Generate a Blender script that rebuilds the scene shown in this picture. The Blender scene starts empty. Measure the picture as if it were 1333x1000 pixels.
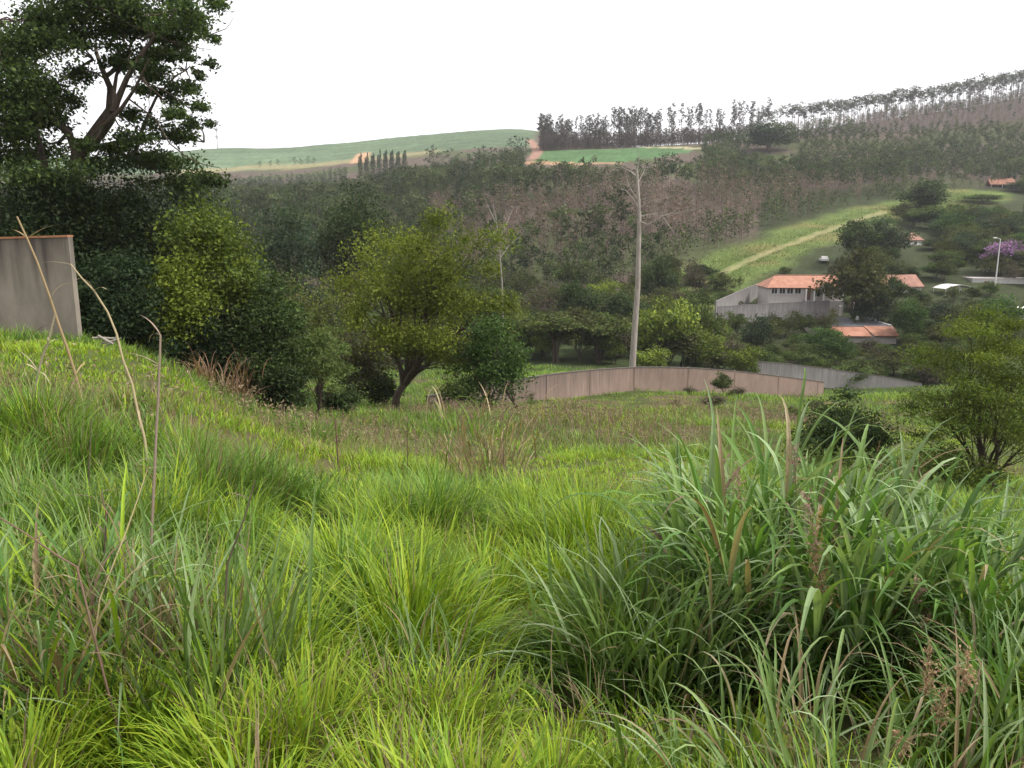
import bpy, math, random
import numpy as np
R = math.radians
SC = bpy.context.scene
COL = SC.collection
rng = np.random.default_rng(11)
random.seed(11)

# ------------------------------------------------------------------ camera, world, sun, exposure
EYE = 1.6
PITCH = R(10.9)
FPX = 1040.0                       # focal length in pixels of the 1333 px wide photograph
cam_d = bpy.data.cameras.new('camera')
cam_d.sensor_width = 36.0
cam_d.lens = FPX / 1333.0 * 36.0
cam_d.clip_start = 0.05
cam_d.clip_end = 6000
cam = bpy.data.objects.new('camera', cam_d)
COL.objects.link(cam)
cam.location = (0, 0, EYE)
cam.rotation_euler = (R(90) - PITCH, 0, 0)
SC.camera = cam

SUN_EL, SUN_AZ = R(54), R(104)      # azimuth measured from +Y (the view) towards +X (right)
W = bpy.data.worlds.new('World')
SC.world = W
W.use_nodes = True
wn, wl = W.node_tree.nodes, W.node_tree.links
bg = wn['Background']
sky = wn.new('ShaderNodeTexSky')
sky.sky_type = 'NISHITA'
sky.sun_disc = False
sky.sun_elevation = SUN_EL
sky.sun_rotation = SUN_AZ
sky.air_density = 1.0
sky.dust_density = 6.0
hs = wn.new('ShaderNodeHueSaturation')       # an overcast sky has hardly any colour
hs.inputs['Saturation'].default_value = 0.12
wl.new(sky.outputs[0], hs.inputs['Color'])
cloud = wn.new('ShaderNodeMix'); cloud.data_type = 'RGBA'      # the even white cloud layer in front of the sky
cloud.inputs['Factor'].default_value = 0.72
cloud.inputs['B'].default_value = (7.2, 7.15, 7.3, 1)
wl.new(hs.outputs[0], cloud.inputs['A'])
wl.new(cloud.outputs['Result'], bg.inputs['Color'])
bg.inputs['Strength'].default_value = 0.075
sun_d = bpy.data.lights.new('sun', 'SUN')
sun_d.energy = 1.5
sun_d.angle = R(10)
sun_d.color = (1.0, 0.95, 0.87)
sun = bpy.data.objects.new('sun', sun_d)
COL.objects.link(sun)
sun.location = (20, 10, 40)
sun.rotation_euler = (R(90) - SUN_EL, 0, math.pi - SUN_AZ)

SC.view_settings.view_transform = 'Standard'
SC.view_settings.look = 'None'
SC.view_settings.exposure = 1.62
SC.view_settings.gamma = 1.0
SC.render.engine = 'CYCLES'
SC.cycles.max_bounces = 6
SC.cycles.diffuse_bounces = 3
SC.cycles.transmission_bounces = 4
SC.cycles.transparent_max_bounces = 6
SC.cycles.volume_bounces = 0

# ------------------------------------------------------------------ where things stand
CP, SP = math.cos(PITCH), math.sin(PITCH)

def at(px, py, Y):
    """The point Y metres ahead of the camera that the photograph shows at pixel (px, py)."""
    a, b = (px - 666.5) / FPX, (500 - py) / FPX
    d = np.array([a, CP + b * SP, -SP + b * CP])
    return np.array([0, 0, EYE]) + d * (Y / d[1])

# the land: heights surveyed at points (x, y, z), smoothed with a thin-plate spline
CTRL = []
def cw(y, *xz):
    for x, z in xz: CTRL.append((x, y, z))
def cx(y, *pz):                    # columns of the view at distance y
    for px, z in pz:
        dep = y * CP - (z - EYE) * SP
        CTRL.append(((px - 666.5) / FPX * dep, y, z))
cw(-6, (-3, 1.2), (0, 1.2), (3, 1.2))
cw(0, (-7, 0.0), (-2, 0), (0, 0), (2, 0), (7, 0.1))
cw(3, (-8, -.35), (-4, -.45), (0, -.62), (4, -.66), (9, -.7))
cw(8, (-14, -.4), (-8, -.5), (-5, -.6), (-2, -1.35), (0, -1.65), (4, -1.8), (8, -2.1), (14, -2.6))
cw(12, (-20, -.5), (-12, -.55), (-7.5, -.72), (-4.5, -1.35), (-2, -2.25), (0, -2.5), (6, -2.9), (12, -3.4))
cw(17, (-24, -.8), (-12, -.95), (-7.6, -1.5), (-5.5, -2.6), (-3, -3.5), (2, -3.6), (8, -4.3), (14, -4.8))
cw(19, (-24, -1.0), (-18, -1.05), (-10.5, -1.2))
cw(26, (-24, -2.2), (-20, -2.4), (-12, -3.6), (-9, -4.5), (-5, -5.2), (3, -5.4), (10, -6.4), (15, -6.9), (26, -7.4))
cx(40, (-300, -5.8), (0, -6.6), (300, -7.4), (500, -8), (700, -8), (900, -8.3), (1100, -8.7), (1333, -9.2), (1700, -10))
cx(62, (-300, -9), (0, -10), (300, -11), (500, -11.6), (700, -12.2), (900, -11.9), (1100, -12.8), (1333, -13), (1700, -14))
cx(80, (0, -13), (300, -14), (500, -14), (700, -13.6), (840, -14.4), (1000, -15.4), (1200, -15.3), (1333, -15.5), (1700, -16))
cx(96, (1070, -18.3), (1200, -18.2))
cx(110, (-300, -14), (0, -15), (300, -16), (500, -16.6), (700, -16.8), (900, -17.5), (1100, -19.4), (1333, -19), (1700, -18))
cx(150, (-300, -12), (0, -14), (300, -15), (500, -15.8), (700, -16.2), (900, -15.3), (1000, -13.5), (1200, -13.2), (1333, -13), (1700, -13))
cx(200, (-300, -8), (0, -9), (300, -11), (500, -11), (700, -10.5), (900, -7.2), (1100, -4), (1333, -4), (1700, -4))
cx(240, (1090, 1.0), (500, -4.5))
cx(280, (0, 0), (300, 1), (500, 3.5), (700, 7), (900, 7.5), (1170, 8), (1333, 7.5), (1700, 7))
cx(320, (1260, 14.7), (1333, 15))
cx(350, (0, 8), (300, 8), (500, 14), (700, 21), (900, 21.5), (1100, 21), (1333, 22), (1700, 22))
cx(450, (-300, 22), (0, 22), (300, 24), (500, 31), (600, 36), (750, 42.6), (1000, 46), (1150, 46), (1333, 48), (1700, 50))
cx(500, (300, 31.5), (500, 40), (640, 46), (700, 50), (850, 51.5), (1000, 59), (1150, 66), (1333, 74), (1600, 80))
cx(570, (700, 57), (850, 57), (1000, 63), (1150, 75), (1333, 90), (1600, 100))
cx(600, (0, 46), (300, 48), (500, 55), (640, 65), (1700, 106))
cx(700, (500, 71), (640, 81), (700, 79), (850, 62), (1000, 62), (1150, 70), (1333, 84), (1700, 100))
cx(800, (-300, 66), (0, 70), (270, 79), (500, 89), (600, 94), (680, 97.5), (760, 88), (1000, 70), (1333, 84), (1700, 95))
cx(950, (-300, 66), (0, 70), (270, 79), (500, 91), (690, 99), (1000, 70), (1333, 80), (1700, 85))
cx(1400, (-300, 40), (0, 40), (500, 40), (1000, 40), (1333, 40), (1700, 40))
cx(2600, (-300, 0), (300, 0), (700, 0), (1333, 0), (1700, 0))
CTRL = np.array(CTRL, float)

def warp(x, y):
    r = np.maximum(y + 8.0, 0.4)
    return np.stack([np.clip(x / r, -1.6, 1.6) * 1.5, 0.75 * np.log(r)], -1), r
def _tps(d2): return 0.5 * d2 * np.log(d2 + 1e-12)
_c, _r = warp(CTRL[:, 0], CTRL[:, 1])
_t = (CTRL[:, 2] - EYE) / _r
_n = len(_c)
_K = _tps(((_c[:, None] - _c[None]) ** 2).sum(-1)) + np.eye(_n) * 0.004
_P = np.concatenate([np.ones((_n, 1)), _c], 1)
_A = np.block([[_K, _P], [_P.T, np.zeros((3, 3))]])
_w = np.linalg.solve(_A, np.concatenate([_t, np.zeros(3)]))

def vnoise(x, y, s, seed=0):
    """Smooth value noise, 0 to 1."""
    x = np.asarray(x, float) / s + seed * 17.3; y = np.asarray(y, float) / s - seed * 9.1
    xi, yi = np.floor(x), np.floor(y)
    fx, fy = x - xi, y - yi
    fx = fx * fx * (3 - 2 * fx); fy = fy * fy * (3 - 2 * fy)
    def h(a, b):
        v = np.sin(a * 127.1 + b * 311.7 + seed * 74.7) * 43758.5453
        return v - np.floor(v)
    return (h(xi, yi) * (1 - fx) + h(xi + 1, yi) * fx) * (1 - fy) + (h(xi, yi + 1) * (1 - fx) + h(xi + 1, yi + 1) * fx) * fy

def ground(x, y):
    x = np.atleast_1d(np.asarray(x, float)); y = np.atleast_1d(np.asarray(y, float))
    out = np.empty(len(x))
    for i in range(0, len(x), 40000):
        X, Y = x[i:i + 40000], y[i:i + 40000]
        c, r = warp(X, Y)
        d2 = ((c[:, None, :] - _c[None]) ** 2).sum(-1)
        t = _tps(d2) @ _w[:_n] + _w[_n] + c @ _w[_n + 1:]
        z = EYE + t * r
        amp = np.clip((Y + 2) / 25.0, 0.12, 1.0)
        z += amp * 0.55 * (vnoise(X, Y, 5.0, 1) - 0.5) + np.clip((Y - 9) / 15, 0, 1) * np.clip((90 - Y) / 20, 0, 1) * .9 * (vnoise(X, Y, 11.0, 4) - 0.5) + 0.10 * (vnoise(X, Y, 1.3, 2) - 0.5)
        z += np.clip((Y - 1.5) / 3, 0, 1) * np.clip((30 - Y) / 12, 0, 1) * .42 * (np.clip(vnoise(X, Y, 2.3, 6) - .35, 0, 1) ** 1.5 - .18)
        z += np.clip((Y - 120) / 200, 0, 1) * 2.0 * (vnoise(X, Y, 45.0, 3) - 0.5)
        out[i:i + 40000] = z
    return out
def gz(x, y): return float(ground([x], [y])[0])

def G(px, Y):
    """The point of the ground Y metres ahead that stands in column px of the photograph."""
    z = 0.0
    for _ in range(4):
        x = (px - 666.5) / FPX * (Y * CP - (z - EYE) * SP)
        z = gz(x, Y)
    return np.array([x, Y, z])
def m_per_px(p): return (p[1] * CP - (p[2] - EYE) * SP) / FPX

# ------------------------------------------------------------------ materials
def nt(name):
    m = bpy.data.materials.new(name); m.use_nodes = True
    n, l = m.node_tree.nodes, m.node_tree.links
    return m, n, l, n['Principled BSDF'], n['Material Output']

def leaf_material(name, rough=0.6, spec=0.10, trans=0.28, vary=0.25, mult=1.0, tmul=(1.15, 1.25, 0.6)):
    """Foliage: the colour of each leaf comes from the mesh, leaves let some light through."""
    m, n, l, b, out = nt(name)
    a = n.new('ShaderNodeAttribute'); a.attribute_name = 'tint'
    oi = n.new('ShaderNodeObjectInfo')
    mr = n.new('ShaderNodeMapRange')
    mr.inputs['To Min'].default_value = (1 - vary) * mult; mr.inputs['To Max'].default_value = (1 + vary) * mult
    l.new(oi.outputs['Random'], mr.inputs['Value'])
    mx = n.new('ShaderNodeVectorMath'); mx.operation = 'SCALE'
    l.new(a.outputs['Color'], mx.inputs[0]); l.new(mr.outputs[0], mx.inputs['Scale'])
    l.new(mx.outputs[0], b.inputs['Base Color'])
    b.inputs['Roughness'].default_value = rough
    b.inputs['Specular IOR Level'].default_value = spec
    t = n.new('ShaderNodeBsdfTranslucent')
    tm = n.new('ShaderNodeVectorMath'); tm.operation = 'MULTIPLY'
    tm.inputs[1].default_value = tmul
    l.new(mx.outputs[0], tm.inputs[0]); l.new(tm.outputs[0], t.inputs['Color'])
    ms = n.new('ShaderNodeMixShader'); ms.inputs[0].default_value = trans
    l.new(b.outputs[0], ms.inputs[1]); l.new(t.outputs[0], ms.inputs[2])
    l.new(ms.outputs[0], out.inputs['Surface'])
    return m

def rough_material(name, c1, c2, scale=3.0, rough=0.85, bump=0.4, detail=6, stretch=(1, 1, 1), c3=None, scale3=0.8):
    m, n, l, b, out = nt(name)
    tc = n.new('ShaderNodeTexCoord'); mp = n.new('ShaderNodeMapping')
    mp.inputs['Scale'].default_value = stretch
    l.new(tc.outputs['Object'], mp.inputs['Vector'])
    nz = n.new('ShaderNodeTexNoise'); nz.inputs['Scale'].default_value = scale; nz.inputs['Detail'].default_value = detail
    nz.inputs['Roughness'].default_value = 0.65
    l.new(mp.outputs[0], nz.inputs['Vector'])
    r = n.new('ShaderNodeValToRGB')
    r.color_ramp.elements[0].position = 0.32; r.color_ramp.elements[1].position = 0.68
    r.color_ramp.elements[0].color = (*c1, 1); r.color_ramp.elements[1].color = (*c2, 1)
    l.new(nz.outputs['Fac'], r.inputs[0])
    src = r.outputs[0]
    if c3:
        n3 = n.new('ShaderNodeTexNoise'); n3.inputs['Scale'].default_value = scale3; n3.inputs['Detail'].default_value = 5
        l.new(mp.outputs[0], n3.inputs['Vector'])
        r3 = n.new('ShaderNodeValToRGB'); r3.color_ramp.elements[0].position = 0.46; r3.color_ramp.elements[1].position = 0.62
        l.new(n3.outputs['Fac'], r3.inputs[0])
        mx = n.new('ShaderNodeMix'); mx.data_type = 'RGBA'
        l.new(r3.outputs[0], mx.inputs['Factor']); l.new(src, mx.inputs['A']); mx.inputs['B'].default_value = (*c3, 1)
        src = mx.outputs['Result']
    l.new(src, b.inputs['Base Color'])
    b.inputs['Roughness'].default_value = rough
    b.inputs['Specular IOR Level'].default_value = 0.25
    bp = n.new('ShaderNodeBump'); bp.inputs['Strength'].default_value = bump; bp.inputs['Distance'].default_value = 0.03
    l.new(nz.outputs['Fac'], bp.inputs['Height']); l.new(bp.outputs[0], b.inputs['Normal'])
    return m

def tile_material(name, c1, c2, pitch=0.25):
    """Clay roof tiles: rows of half-round tiles, weathered in patches."""
    m, n, l, b, out = nt(name)
    tc = n.new('ShaderNodeTexCoord')
    wv = n.new('ShaderNodeTexWave'); wv.bands_direction = 'X'; wv.inputs['Scale'].default_value = 1.0 / pitch / 3.2
    l.new(tc.outputs['Object'], wv.inputs['Vector'])
    nz = n.new('ShaderNodeTexNoise'); nz.inputs['Scale'].default_value = 0.9; nz.inputs['Detail'].default_value = 7
    l.new(tc.outputs['Object'], nz.inputs['Vector'])
    r = n.new('ShaderNodeValToRGB'); r.color_ramp.elements[0].position = 0.35; r.color_ramp.elements[1].position = 0.65
    r.color_ramp.elements[0].color = (*c1, 1); r.color_ramp.elements[1].color = (*c2, 1)
    l.new(nz.outputs['Fac'], r.inputs[0]); l.new(r.outputs[0], b.inputs['Base Color'])
    b.inputs['Roughness'].default_value = 0.8
    bp = n.new('ShaderNodeBump'); bp.inputs['Strength'].default_value = 0.6; bp.inputs['Distance'].default_value = 0.06
    l.new(wv.outputs['Fac'], bp.inputs['Height']); l.new(bp.outputs[0], b.inputs['Normal'])
    return m

M_LEAF = leaf_material('foliage')
M_GRASS = leaf_material('grass_blades', rough=0.5, spec=0.16, trans=0.30, vary=0.0, tmul=(1.2, 1.25, 0.5))
M_DRY = leaf_material('dry_stems', rough=0.7, spec=0.15, trans=0.15, vary=0.1, tmul=(1, 1, 1))
M_BARK = rough_material('bark', (.045, .032, .024), (.10, .075, .055), scale=9, stretch=(1, 1, .25), bump=0.8)
M_BARK_PALE = rough_material('pale_bark', (.19, .165, .145), (.32, .285, .25), scale=6, stretch=(1, 1, .2), bump=0.6)
M_BARK_EUC = rough_material('brown_bark', (.11, .075, .065), (.21, .155, .135), scale=4, stretch=(1, 1, .2), bump=0.5)
def stained_wall(name, c1, c2, dirt, z0, z1, scale=1.6, lichen=None):
    """Old render: blotches, and rain streaks of dirt running down from the top."""
    m = rough_material(name, c1, c2, scale=scale, stretch=(1, 1, .5), detail=9, bump=.5)
    n, l = m.node_tree.nodes, m.node_tree.links
    b = n['Principled BSDF']; src = b.inputs['Base Color'].links[0].from_socket
    tc = n.new('ShaderNodeTexCoord'); sx = n.new('ShaderNodeSeparateXYZ'); l.new(tc.outputs['Object'], sx.inputs[0])
    mr = n.new('ShaderNodeMapRange'); mr.inputs['From Min'].default_value = z0; mr.inputs['From Max'].default_value = z1; l.new(sx.outputs['Z'], mr.inputs['Value'])
    mp = n.new('ShaderNodeMapping'); mp.inputs['Scale'].default_value = (3.2, 3.2, .22); l.new(tc.outputs['Object'], mp.inputs['Vector'])
    nz = n.new('ShaderNodeTexNoise'); nz.inputs['Scale'].default_value = 1.3; nz.inputs['Detail'].default_value = 7; l.new(mp.outputs[0], nz.inputs['Vector'])
    a = n.new('ShaderNodeMath'); a.operation = 'MULTIPLY_ADD'; a.inputs[1].default_value = 2.6; a.inputs[2].default_value = -1.55; l.new(nz.outputs['Fac'], a.inputs[0])
    s = n.new('ShaderNodeMath'); s.operation = 'ADD'; s.use_clamp = True; l.new(mr.outputs[0], s.inputs[0]); l.new(a.outputs[0], s.inputs[1])
    mx = n.new('ShaderNodeMix'); mx.data_type = 'RGBA'; l.new(s.outputs[0], mx.inputs['Factor']); l.new(src, mx.inputs['A']); mx.inputs['B'].default_value = (*dirt, 1)
    l.new(mx.outputs['Result'], b.inputs['Base Color'])
    return m
M_PLASTER = stained_wall('stained_plaster', (.16, .138, .115), (.26, .225, .185), (.070, .058, .052), .9, 2.5)
M_PINKWALL = stained_wall('pink_render', (.18, .128, .104), (.25, .182, .15), (.115, .088, .075), -.2, 3.0, scale=.7)
M_GREYWALL = stained_wall('grey_block', (.18, .168, .165), (.25, .235, .23), (.12, .11, .108), .4, 4.5, scale=.8)
M_MOSSTOP = rough_material('dark_coping', (.06, .05, .045), (.13, .11, .095), scale=4)
M_CLAYTOP = rough_material('clay_coping', (.22, .09, .05), (.34, .17, .09), scale=6)
M_TILE = tile_material('clay_tiles', (.27, .115, .07), (.36, .175, .115))
M_TILE_OLD = tile_material('old_clay_tiles', (.19, .09, .065), (.29, .145, .10))
M_SHEET = rough_material('grey_sheet_roof', (.075, .075, .085), (.12, .12, .13), scale=2, bump=.2)
M_WHITE = rough_material('white_paint', (.50, .48, .47), (.62, .60, .58), scale=2, bump=.1)
M_PALEWALL = rough_material('pale_wall', (.33, .30, .285), (.42, .385, .365), scale=1.5, bump=.15)
M_GREYPAINT = rough_material('grey_painted_wall', (.33, .32, .31), (.45, .44, .42), scale=1.5, bump=.15)
M_WOOD = rough_material('brown_wood', (.10, .05, .035), (.16, .085, .055), scale=5)
M_GLASS, _gn, _gl, _gb, _go = nt('window_glass')
_gb.inputs['Base Color'].default_value = (.018, .018, .022, 1); _gb.inputs['Roughness'].default_value = 0.25
M_METAL = rough_material('galvanised_metal', (.42, .42, .42), (.55, .55, .55), scale=5, rough=.5, bump=.05)

# ------------------------------------------------------------------ mesh building
def unit(v): return v / np.maximum(np.linalg.norm(v, axis=-1, keepdims=True), 1e-9)

class MB:
    """Collects shapes and links them as one mesh object."""
    def __init__(s): s.v, s.f, s.t, s.m, s.n = [], [], [], [], 0
    def add(s, v, f, tint=(1, 1, 1), mat=0):
        v = np.asarray(v, float).reshape(-1, 3); f = np.asarray(f, int)
        s.v.append(v); s.f.append(f + s.n); s.n += len(v)
        t = np.asarray(tint, float)
        s.t.append(np.broadcast_to(t, (len(v), 3)) if t.ndim == 1 else t)
        s.m.append(np.full(len(f), mat))
    def quadbox(s, p, mat=0, tint=(1, 1, 1)):
        """Eight corners: the bottom four, then the top four, each going round."""
        s.add(p, [(3, 2, 1, 0), (4, 5, 6, 7), (0, 1, 5, 4), (1, 2, 6, 5), (2, 3, 7, 6), (3, 0, 4, 7)], tint, mat)
    def box(s, x0, x1, y0, y1, z0, z1, mat=0):
        s.quadbox([(x0, y0, z0), (x1, y0, z0), (x1, y1, z0), (x0, y1, z0), (x0, y0, z1), (x1, y0, z1), (x1, y1, z1), (x0, y1, z1)], mat)
    def tube(s, path, rad, sides=6, tint=(1, 1, 1), mat=0):
        P = np.asarray(path, float); k = len(P)
        rad = np.broadcast_to(np.asarray(rad, float), (k,))
        T = unit(np.gradient(P, axis=0))
        ref = np.where(np.abs(T[:, 2:3]) > .9, [[1., 0, 0]], [[0, 0, 1.]])
        A = unit(np.cross(T, ref)); B = np.cross(T, A)
        for i in range(1, k):      # keep the frame from flipping
            if (A[i] * A[i - 1]).sum() < 0: A[i], B[i] = -A[i], -B[i]
        an = np.arange(sides) * 2 * math.pi / sides
        ring = P[:, None] + rad[:, None, None] * (np.cos(an)[None, :, None] * A[:, None] + np.sin(an)[None, :, None] * B[:, None])
        i, j = np.meshgrid(np.arange(k - 1), np.arange(sides), indexing='ij')
        j2 = (j + 1) % sides
        f = np.stack([i * sides + j, i * sides + j2, (i + 1) * sides + j2, (i + 1) * sides + j], -1).reshape(-1, 4)
        s.add(ring.reshape(-1, 3), f, tint, mat)
        c = (k - 1) * sides
        if sides == 4: s.add(ring[-1], [(0, 1, 2, 3)], tint, mat)
    def leaves(s, C, size, tint, up=0.45, aspect=0.55, droop=0.0, g=rng):
        """One folded diamond of a leaf (or a spray of small leaves) at each point."""
        n = len(C)
        N = unit(g.normal(size=(n, 3)) + np.array([0, 0, up * 1.6]))
        D = unit(np.cross(N, g.normal(size=(n, 3)))); D[:, 2] -= droop; D = unit(D)
        S = unit(np.cross(N, D))
        L = (np.asarray(size) * g.uniform(.4, 1.5, n))[:, None]
        fold = N * L * 0.10
        v = np.stack([C - D * L * .5, C + S * L * aspect * .5 + fold, C + D * L * .5, C - S * L * aspect * .5 + fold], 1)
        f = np.arange(n * 4).reshape(n, 4)
        s.add(v.reshape(-1, 3), f, np.repeat(np.asarray(tint), 4, 0))
    def build(s, name, mats, parent=None, smooth=False, tint=True, loc=None):
        V = np.concatenate(s.v) if s.v else np.zeros((0, 3)); me = bpy.data.meshes.new(name)
        quad = [f for f in s.f if f.shape[1] == 4]; tri = [f for f in s.f if f.shape[1] == 3]
        mq = [m for f, m in zip(s.f, s.m) if f.shape[1] == 4]; mt = [m for f, m in zip(s.f, s.m) if f.shape[1] == 3]
        q = np.concatenate(quad) if quad else np.zeros((0, 4), int)
        t = np.concatenate(tri) if tri else np.zeros((0, 3), int)
        nl = q.size + t.size
        me.vertices.add(len(V)); me.vertices.foreach_set('co', V.astype(np.float32).ravel())
        me.loops.add(nl); me.polygons.add(len(q) + len(t))
        me.loops.foreach_set('vertex_index', np.concatenate([q.ravel(), t.ravel()]).astype(np.int32))
        st = np.concatenate([np.arange(len(q)) * 4, q.size + np.arange(len(t)) * 3]).astype(np.int32)
        me.polygons.foreach_set('loop_start', st)
        mi = np.concatenate(mq + mt).astype(np.int32)
        mats = mats if isinstance(mats, (list, tuple)) else [mats]
        for m in mats: me.materials.append(m)
        me.polygons.foreach_set('material_index', mi)
        me.polygons.foreach_set('use_smooth', np.full(len(mi), bool(smooth)))
        if tint:
            T = np.concatenate(s.t); a = me.attributes.new('tint', 'FLOAT_COLOR', 'POINT')
            a.data.foreach_set('color', np.concatenate([T, np.ones((len(T), 1))], 1).astype(np.float32).ravel())
        me.update(calc_edges=True)
        o = bpy.data.objects.new(name, me); COL.objects.link(o)
        if parent is not None: o.parent = parent
        if loc is not None: o.location = loc
        return o

def tag(o, label=None, cat=None, group=None, kind=None):
    if label: o['label'] = label
    if cat: o['category'] = cat
    if group: o['group'] = group
    if kind: o['kind'] = kind
    return o
def thing(name, label, cat, loc=(0, 0, 0), rz=0.0, group=None):
    o = bpy.data.objects.new(name, None); COL.objects.link(o)
    o.location = loc; o.rotation_euler = (0, 0, rz); o.empty_display_size = 0.2
    return tag(o, label, cat, group)
def dup(root, loc, rz, sc=(1, 1, 1), label=None, cat=None, group=None, name=None):
    """A copy of a thing with copies of its parts and sub-parts."""
    r = root.copy(); COL.objects.link(r)
    if name: r.name = name
    r.location = loc; r.rotation_euler = (0, 0, rz); r.scale = sc
    if 'group' in r.keys(): del r['group']
    tag(r, label, cat, group)
    for ch in list(root.children):
        c = ch.copy(); COL.objects.link(c); c.parent = r
        for g2 in ch.children:
            d = g2.copy(); COL.objects.link(d); d.parent = c
    return r
# ------------------------------------------------------------------ the land, one sheet
def seg_dist(x, y, pts):
    d = np.full(len(x), 1e9)
    for (ax, ay), (bx, by) in zip(pts[:-1], pts[1:]):
        vx, vy = bx - ax, by - ay
        t = np.clip(((x - ax) * vx + (y - ay) * vy) / (vx * vx + vy * vy), 0, 1)
        d = np.minimum(d, np.hypot(x - ax - t * vx, y - ay - t * vy))
    return d
def line(*pY): return [tuple(G(px, Y)[:2]) for px, Y in pY]
def inpoly(x, y, pts):
    r = np.zeros(len(x), bool)
    for (ax, ay), (bx, by) in zip(pts, pts[1:] + pts[:1]):
        c = (ay > y) != (by > y)
        with np.errstate(divide='ignore', invalid='ignore'):
            r ^= c & (x < (bx - ax) * (y - ay) / (by - ay) + ax)
    return r
STRIP = line((868, 168), (930, 190), (1000, 212), (1090, 248), (1165, 285), (1215, 300), (1266, 318))
TRACK = line((850, 163), (905, 178), (985, 205), (1050, 230), (1092, 250), (1150, 282))
CLEAR = line((690, 424), (745, 405), (800, 404), (850, 420), (900, 440), (905, 452), (850, 474), (700, 478))
LAWN = line((640, 74), (720, 84), (790, 88), (810, 100), (740, 100), (650, 92))
EDGE_TRK = line((694, 440), (700, 480), (697, 560), (690, 640))
CLEAR_TRK = line((690, 424), (745, 405), (800, 404))
CLEAR_TRK2 = line((840, 474), (875, 462), (905, 450))
BEIGE = line((262, 560), (340, 580), (400, 560), (460, 565), (540, 560))
FTRK = line((466, 545), (470, 590), (474, 640))

def mixc(c, col, w): return c + (np.array(col) - c) * np.clip(w, 0, 1)[:, None]
def smooth(a, b, x): t = np.clip((x - a) / (b - a), 0, 1); return t * t * (3 - 2 * t)

def cover(x, y):
    """What grows or lies on the ground: its own colour."""
    n1, n2 = vnoise(x, y, 3.0, 5), vnoise(x, y, 0.7, 6)
    c = np.tile(np.array([.050, .065, .018]), (len(x), 1))
    c = mixc(c, (.085, .065, .035), (n1 - .45) * 2.5)
    valley = smooth(84, 100, y)
    c = mixc(c, (.040, .055, .020), valley)
    big = vnoise(x, y, 22, 7)
    plant = smooth(165, 190, y)
    c = mixc(c, (.085, .066, .052), plant)
    c = mixc(c, (.060, .070, .030), plant * smooth(.5, .7, big))
    px = 666.5 + FPX * x / np.maximum(y, 1)
    vil = smooth(118, 128, y) * (1 - smooth(330, 345, y)) * smooth(975, 990, 666.5 + FPX * x / np.maximum(y, 1))
    c = mixc(c, (.034, .042, .018), vil)
    hill = smooth(470, 490, y) * smooth(880, 960, px)
    c = mixc(c, (.070, .055, .052), hill)
    field = smooth(545, 560, y) * (1 - smooth(690, 700, px))
    rows = .5 + .5 * np.sin(y * .19 + 4 * vnoise(x, y, 120, 8))
    fc = np.array([.085, .125, .070]) * (0.88 + .24 * rows[:, None]) * (.72 + .56 * vnoise(x, y, 75, 9)[:, None]) * (.85 + .3 * vnoise(x, y, 9, 19)[:, None])
    c = c + (fc - c) * field[:, None]
    bt = smooth(26, 12, seg_dist(x, y, BEIGE) + 14 * (vnoise(x, y, 14, 12) - .5))
    c = mixc(c, (.22, .19, .10), bt * .8)
    cl = inpoly(x, y, CLEAR).astype(float)
    cg = np.array([.060, .115, .045]) * (.8 + .4 * vnoise(x, y, 9, 10)[:, None])
    c = c + (cg - c) * cl[:, None]
    dirt = (.34, .20, .12)
    c = mixc(c, dirt, smooth(5.0, 3.0, seg_dist(x, y, CLEAR_TRK)) * .9)
    c = mixc(c, (.30, .26, .17), smooth(5.0, 3.0, seg_dist(x, y, CLEAR_TRK2)))
    c = mixc(c, (.25, .145, .11), smooth(4.0, 2.0, seg_dist(x, y, EDGE_TRK)))
    c = mixc(c, (.36, .22, .13), smooth(7.0, 4.0, seg_dist(x, y, FTRK)))
    sd = seg_dist(x, y, STRIP) + 5 * (vnoise(x, y, 11, 13) - .5)
    wid = 11 + 3 * smooth(200, 300, y)
    sg = np.array([.095, .130, .036]) * (.85 + .3 * vnoise(x, y, 6, 14)[:, None])
    sw = smooth(wid + 3, wid - 3, sd)
    c = c + (sg - c) * sw[:, None]
    c = mixc(c, (.15, .13, .05), sw * smooth(.55, .75, vnoise(x, y, 8, 15)) * .7)
    td = seg_dist(x, y, TRACK) + 1.2 * (vnoise(x, y, 4, 16) - .5)
    c = mixc(c, (.22, .19, .10), smooth(1.7, .6, td) * .7)
    lw = inpoly(x, y, LAWN).astype(float)
    c = mixc(c, (.15, .22, .04), lw)
    return c * (.8 + .4 * n2)[:, None]

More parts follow.
